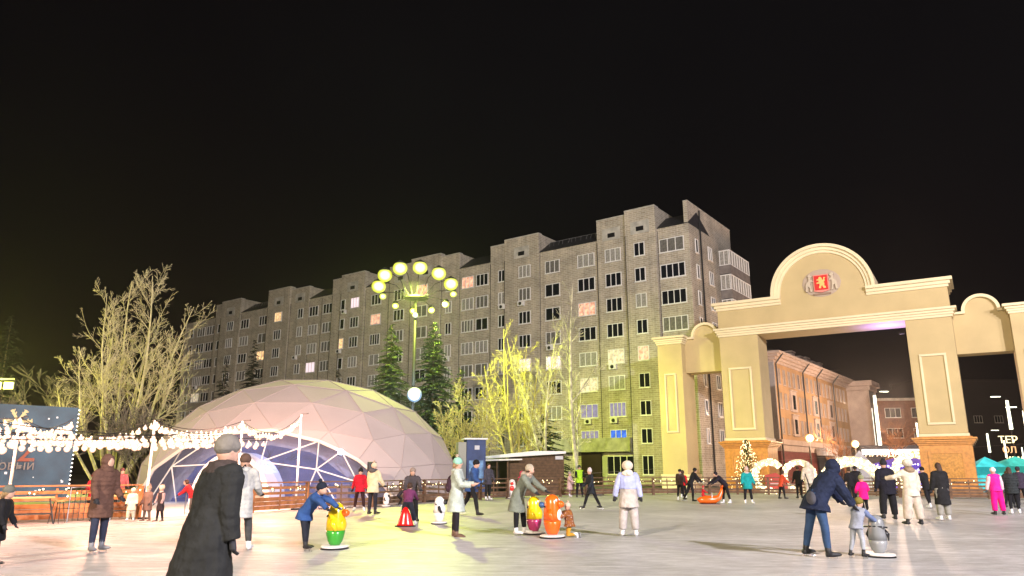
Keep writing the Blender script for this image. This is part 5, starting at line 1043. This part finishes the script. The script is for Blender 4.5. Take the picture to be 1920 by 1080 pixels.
person(18.0, 27.6, 1.62, 165, 'person in a black puffer jacket at the right picture edge', (.025, .03, .032), BLK, ('none', BLK), 6, ((6, 6, 6), (-6, 6, 6)), ((10, 12, 50), (10, 12, 50)), .42, skates='white', hair=('b', .1), bulk=1.15, quilt=0.6)
for i, (x, y, h, yw, c, lb, ht) in enumerate(((16.6, 37.5, 1.62, 185, BLK, 'slim child in black between the navy parka man and the hot pink child', ('none', BLK)), (17.4, 38.6, 1.72, 170, BLK, 'woman in black with long hair right behind the navy parka man', ('beanie', BLK)),
        (20.2, 41.2, 1.66, 190, (.02, .012, .03), 'person in a dark puffer behind the hot pink child before the violet tent', ('beanie', (.02, .02, .02))), (20.6, 31.8, 1.50, 120, (.025, .02, .03), 'dark clothed child leaning left of the pink skater', ('none', BLK)),
        (22.3, 33.6, 1.66, 150, (.04, .03, .05), 'person in dark purple just right of the pink skater', ('beanie', (.03, .03, .04))), (24.3, 35.4, 1.52, 180, (.35, .03, .10), 'child in crimson near the teal tent', ('beanie', (.2, .03, .06))),
        (-14.9, 27.3, 1.45, 10, (.4, .02, .03), 'person in red with a red hat behind the left fence', ('beanie', (.5, .02, .02))), (-15.6, 30.5, 1.6, 40, (.25, .07, .08), 'dim person in a dark red coat behind the left fence near the booth', ('beanie', (.1, .04, .04))))):
    person(x, y, h, yw, lb, c, BLK, ht, 6, ((8, 5, 8), (-8, 5, 8)), ((8, 12, 30), (8, 12, 30)), .40, skates='black', hair=('b',), kid=h < 1.55, group='people standing outside the rink' if x < -14 else None)
# accessories that are held or worn
ph = empty('phone', (-.83, 18.55, 1.14), R(88), 'black phone held by the woman in the mint coat', 'phone'); m = MB(); m.box(-.035, .035, -.005, .005, -.07, .07); m.build('case', BLACK, ph); m = MB(); m.box(-.031, .031, .0052, .0065, -.065, .065); m.build('screen', mat('phone_screen', (.1, .12, .15), .2), ph); ph.rotation_euler = (R(-30), 0, R(88))
def backpack(x, y, z, rz, s, c, label, lean=0):
    t = empty('backpack', (x, y, z), rz, label, 'backpack'); m = MB(); m.ball((0, 0, 0), (.15 * s, .10 * s, .21 * s), 12, 9); m.ball((0, .05, -.06), (.12 * s, .08 * s, .12 * s), 10, 7); m.build('bag', cloth(c), t, smooth=True)
    for sx in (-1, 1): m = MB(); m.loft([(sx * .09 * s, -.08 * s, .17 * s), (sx * .13 * s, -.2 * s, .24 * s), (sx * .15 * s, -.31 * s, .10 * s), (sx * .13 * s, -.22 * s, -.12 * s), (sx * .10 * s, -.06, -.16 * s)], [(.016, .006)] * 5, 6); m.build('strap', BLACK, t)
    t.rotation_euler = (R(lean), 0, rz); return t
backpack(-1.49, 18.62, 1.20, R(88), 1.05, (.05, .025, .04), 'dark burgundy backpack on the back of the woman in the mint coat')
backpack(-5.42, 15.0, 1.42, R(190), .95, (.32, .32, .31), 'light grey backpack on the skater behind the large dark skater')
cbm = empty('shoulder_bag', (5.44, 13.98, 1.05), R(98), 'grey bag hanging at the hip of the man in the navy parka', 'bag'); m = MB(); m.ball((0, 0, 0), (.13, .07, .12), 12, 8); m.build('bag', cloth((.07, .07, .085)), cbm, smooth=True); m = MB(); m.loft([(0, 0, .12), (.15, -.05, .3), (.35, -.12, .42)], [.012] * 3, 5); m.build('strap', BLACK, cbm)

# ================================================================== SKATING AIDS
def gloss(n, c): return mat(n, c, .22, spec=.6, var=.05, vscale=4)
YEL, GRN, ORA, MAG, REDG, WHT, BLKG, BLUG = gloss('aid_yellow', (.80, .55, .01)), gloss('aid_green', (.04, .32, .03)), gloss('aid_orange', (.85, .13, .01)), gloss('aid_magenta', (.45, .04, .16)), gloss('aid_red', (.65, .01, .01)), gloss('aid_white', (.78, .76, .74)), gloss('aid_black', (.01, .01, .012)), gloss('aid_blue', (.04, .10, .25))
def aid(x, y, rz, h, label, up_m, low_m, beak_m, face_m=None, base_m=None, wing=None, group='penguin shaped skating aids'):
    t = empty('skating_aid', (x, y, 0), rz, label, 'skating aid', group); s = h / .9
    m = MB(); m.lathe([(.30 * s, .02), (.33 * s, .035), (.33 * s, .06), (.28 * s, .075)], n=24, sx=1.0, sy=.8); m.build('base', base_m or WHT, t, smooth=False, bevel=.005)
    m = MB(); m.lathe([(.34 * s, .0), (.345 * s, .012), (.335 * s, .02)], n=24, sx=1, sy=.8); m.build('base_ring', BLKG, t)
    m = MB(); m.lathe([(.10 * s, .075), (.12 * s, .10), (.15 * s, .16 * s), (.185 * s, .28 * s), (.19 * s, .36 * s)], n=20); m.build('lower_body', low_m, t, smooth=True)
    m = MB(); m.lathe([(.192 * s, .36 * s), (.188 * s, .5 * s), (.175 * s, .62 * s), (.165 * s, .7 * s), (.155 * s, .78 * s), (.12 * s, .85 * s), (.06 * s, .89 * s), (.005, .9 * s)], n=20); b_ = m.build('upper_body', up_m, t, smooth=True)
    m = MB(); m.ball((0, -.165 * s, .47 * s), (.11 * s, .05 * s, .13 * s), 14, 9); m.build('belly', face_m or WHT, b_, smooth=True)
    m = MB(); m.loft([(0, -.13 * s, .70 * s), (0, -.22 * s, .695 * s), (0, -.27 * s, .69 * s)], [(.075 * s, .07 * s), (.08 * s, .075 * s), (.045 * s, .04 * s)], 14); m.build('beak', beak_m, b_, smooth=True)
    for sx in (-1, 1):
        m = MB(); m.ball((sx * .07 * s, -.125 * s, .78 * s), .032 * s, 10, 7); e = m.build('eye', WHT, b_, smooth=True); m = MB(); m.ball((sx * .07 * s, -.152 * s, .78 * s), .014 * s, 8, 5); m.build('pupil', BLKG, e)
        m = MB(); m.loft([(sx * .16 * s, 0, .58 * s), (sx * .22 * s, -.03 * s, .48 * s), (sx * .20 * s, -.1 * s, .36 * s)], [(.03 * s, .05 * s), (.03 * s, .06 * s), (.015 * s, .03 * s)], 10); m.build('wing', wing or up_m, b_, smooth=True)
    m = MB(); m.loft([(-.25 * s, .08 * s, .64 * s), (0, .16 * s, .66 * s), (.25 * s, .08 * s, .64 * s)], [.018 * s] * 3, 8); m.build('handle', BLKG, t, smooth=True)
    return t
aid(-3.58, 15.75, R(78), .90, 'yellow and green penguin shaped skating aid with a round orange beak', YEL, GRN, ORA, YEL, wing=YEL)
aid(.55, 19.3, R(70), .90, 'yellow and magenta penguin skating aid beside the woman in the grey green coat', YEL, MAG, BLUG, YEL, wing=YEL)
aid(.95, 18.25, R(65), .98, 'glossy orange penguin skating aid in front of the kneeling child', ORA, ORA, ORA, WHT, wing=ORA)
aid(6.72, 14.3, R(140), .74, 'grey and white penguin skating aid under the child in the camouflage suit', gloss('aid_grey', (.20, .21, .22)), gloss('aid_grey2', (.26, .27, .28)), BLKG, WHT, wing=BLKG)
aid(.0, 42.6, 0, 1.04, 'white penguin skating aid with a red mark standing by the kiosk fence', WHT, WHT, REDG, REDG)
aid(-2.15, 22.8, R(90), .78, 'white and black penguin skating aid left of the woman in the mint coat', WHT, WHT, BLKG, WHT, wing=BLKG)
aid(-5.4, 33.0, R(60), .6, 'small white penguin skating aid by the crouching child at the fence', WHT, WHT, BLKG, WHT, wing=BLKG)
rc = empty('red_sledge', (-3.0, 21.75, 0), 0, 'low red cone shaped aid between the legs of the dungaree child', 'skating aid'); m = MB(); m.lathe([(.24, .03), (.22, .08), (.14, .34), (.06, .5), (.01, .53)], n=18, sy=.7); m.build('cone', REDG, rc, smooth=True); m = MB(); m.lathe([(.30, 0), (.30, .03)], n=18, sy=.7); m.build('base', BLKG, rc)
dl = empty('dolphin_sledge', (9.15, 35.7, 0), R(0), 'orange dolphin shaped ice sledge with a raised tail between two bending parents', 'sledge')
m = MB(); m.loft([(-.55, 0, .22), (-.42, 0, .18), (-.1, 0, .20), (.25, 0, .20), (.48, 0, .30), (.60, 0, .55), (.62, 0, .78)], [.03, .14, .19, .18, .13, .08, .04], 12, side=(0, 1, 0)); m.build('hull', ORA, dl, smooth=True)
m = MB(); m.loft([(.62, -.2, .82), (.62, 0, .74), (.62, .2, .82)], [(.02, .05), (.03, .07), (.02, .05)], 8); m.build('tail_fin', ORA, dl, smooth=True); m = MB(); m.box(-.4, .45, -.2, .2, 0, .03); m.build('runner', BLKG, dl); m = MB(); m.loft([(.1, -.18, .3), (.15, 0, .5), (.1, .18, .3)], [.02] * 3, 8); m.build('handle', WHT, dl, smooth=True)
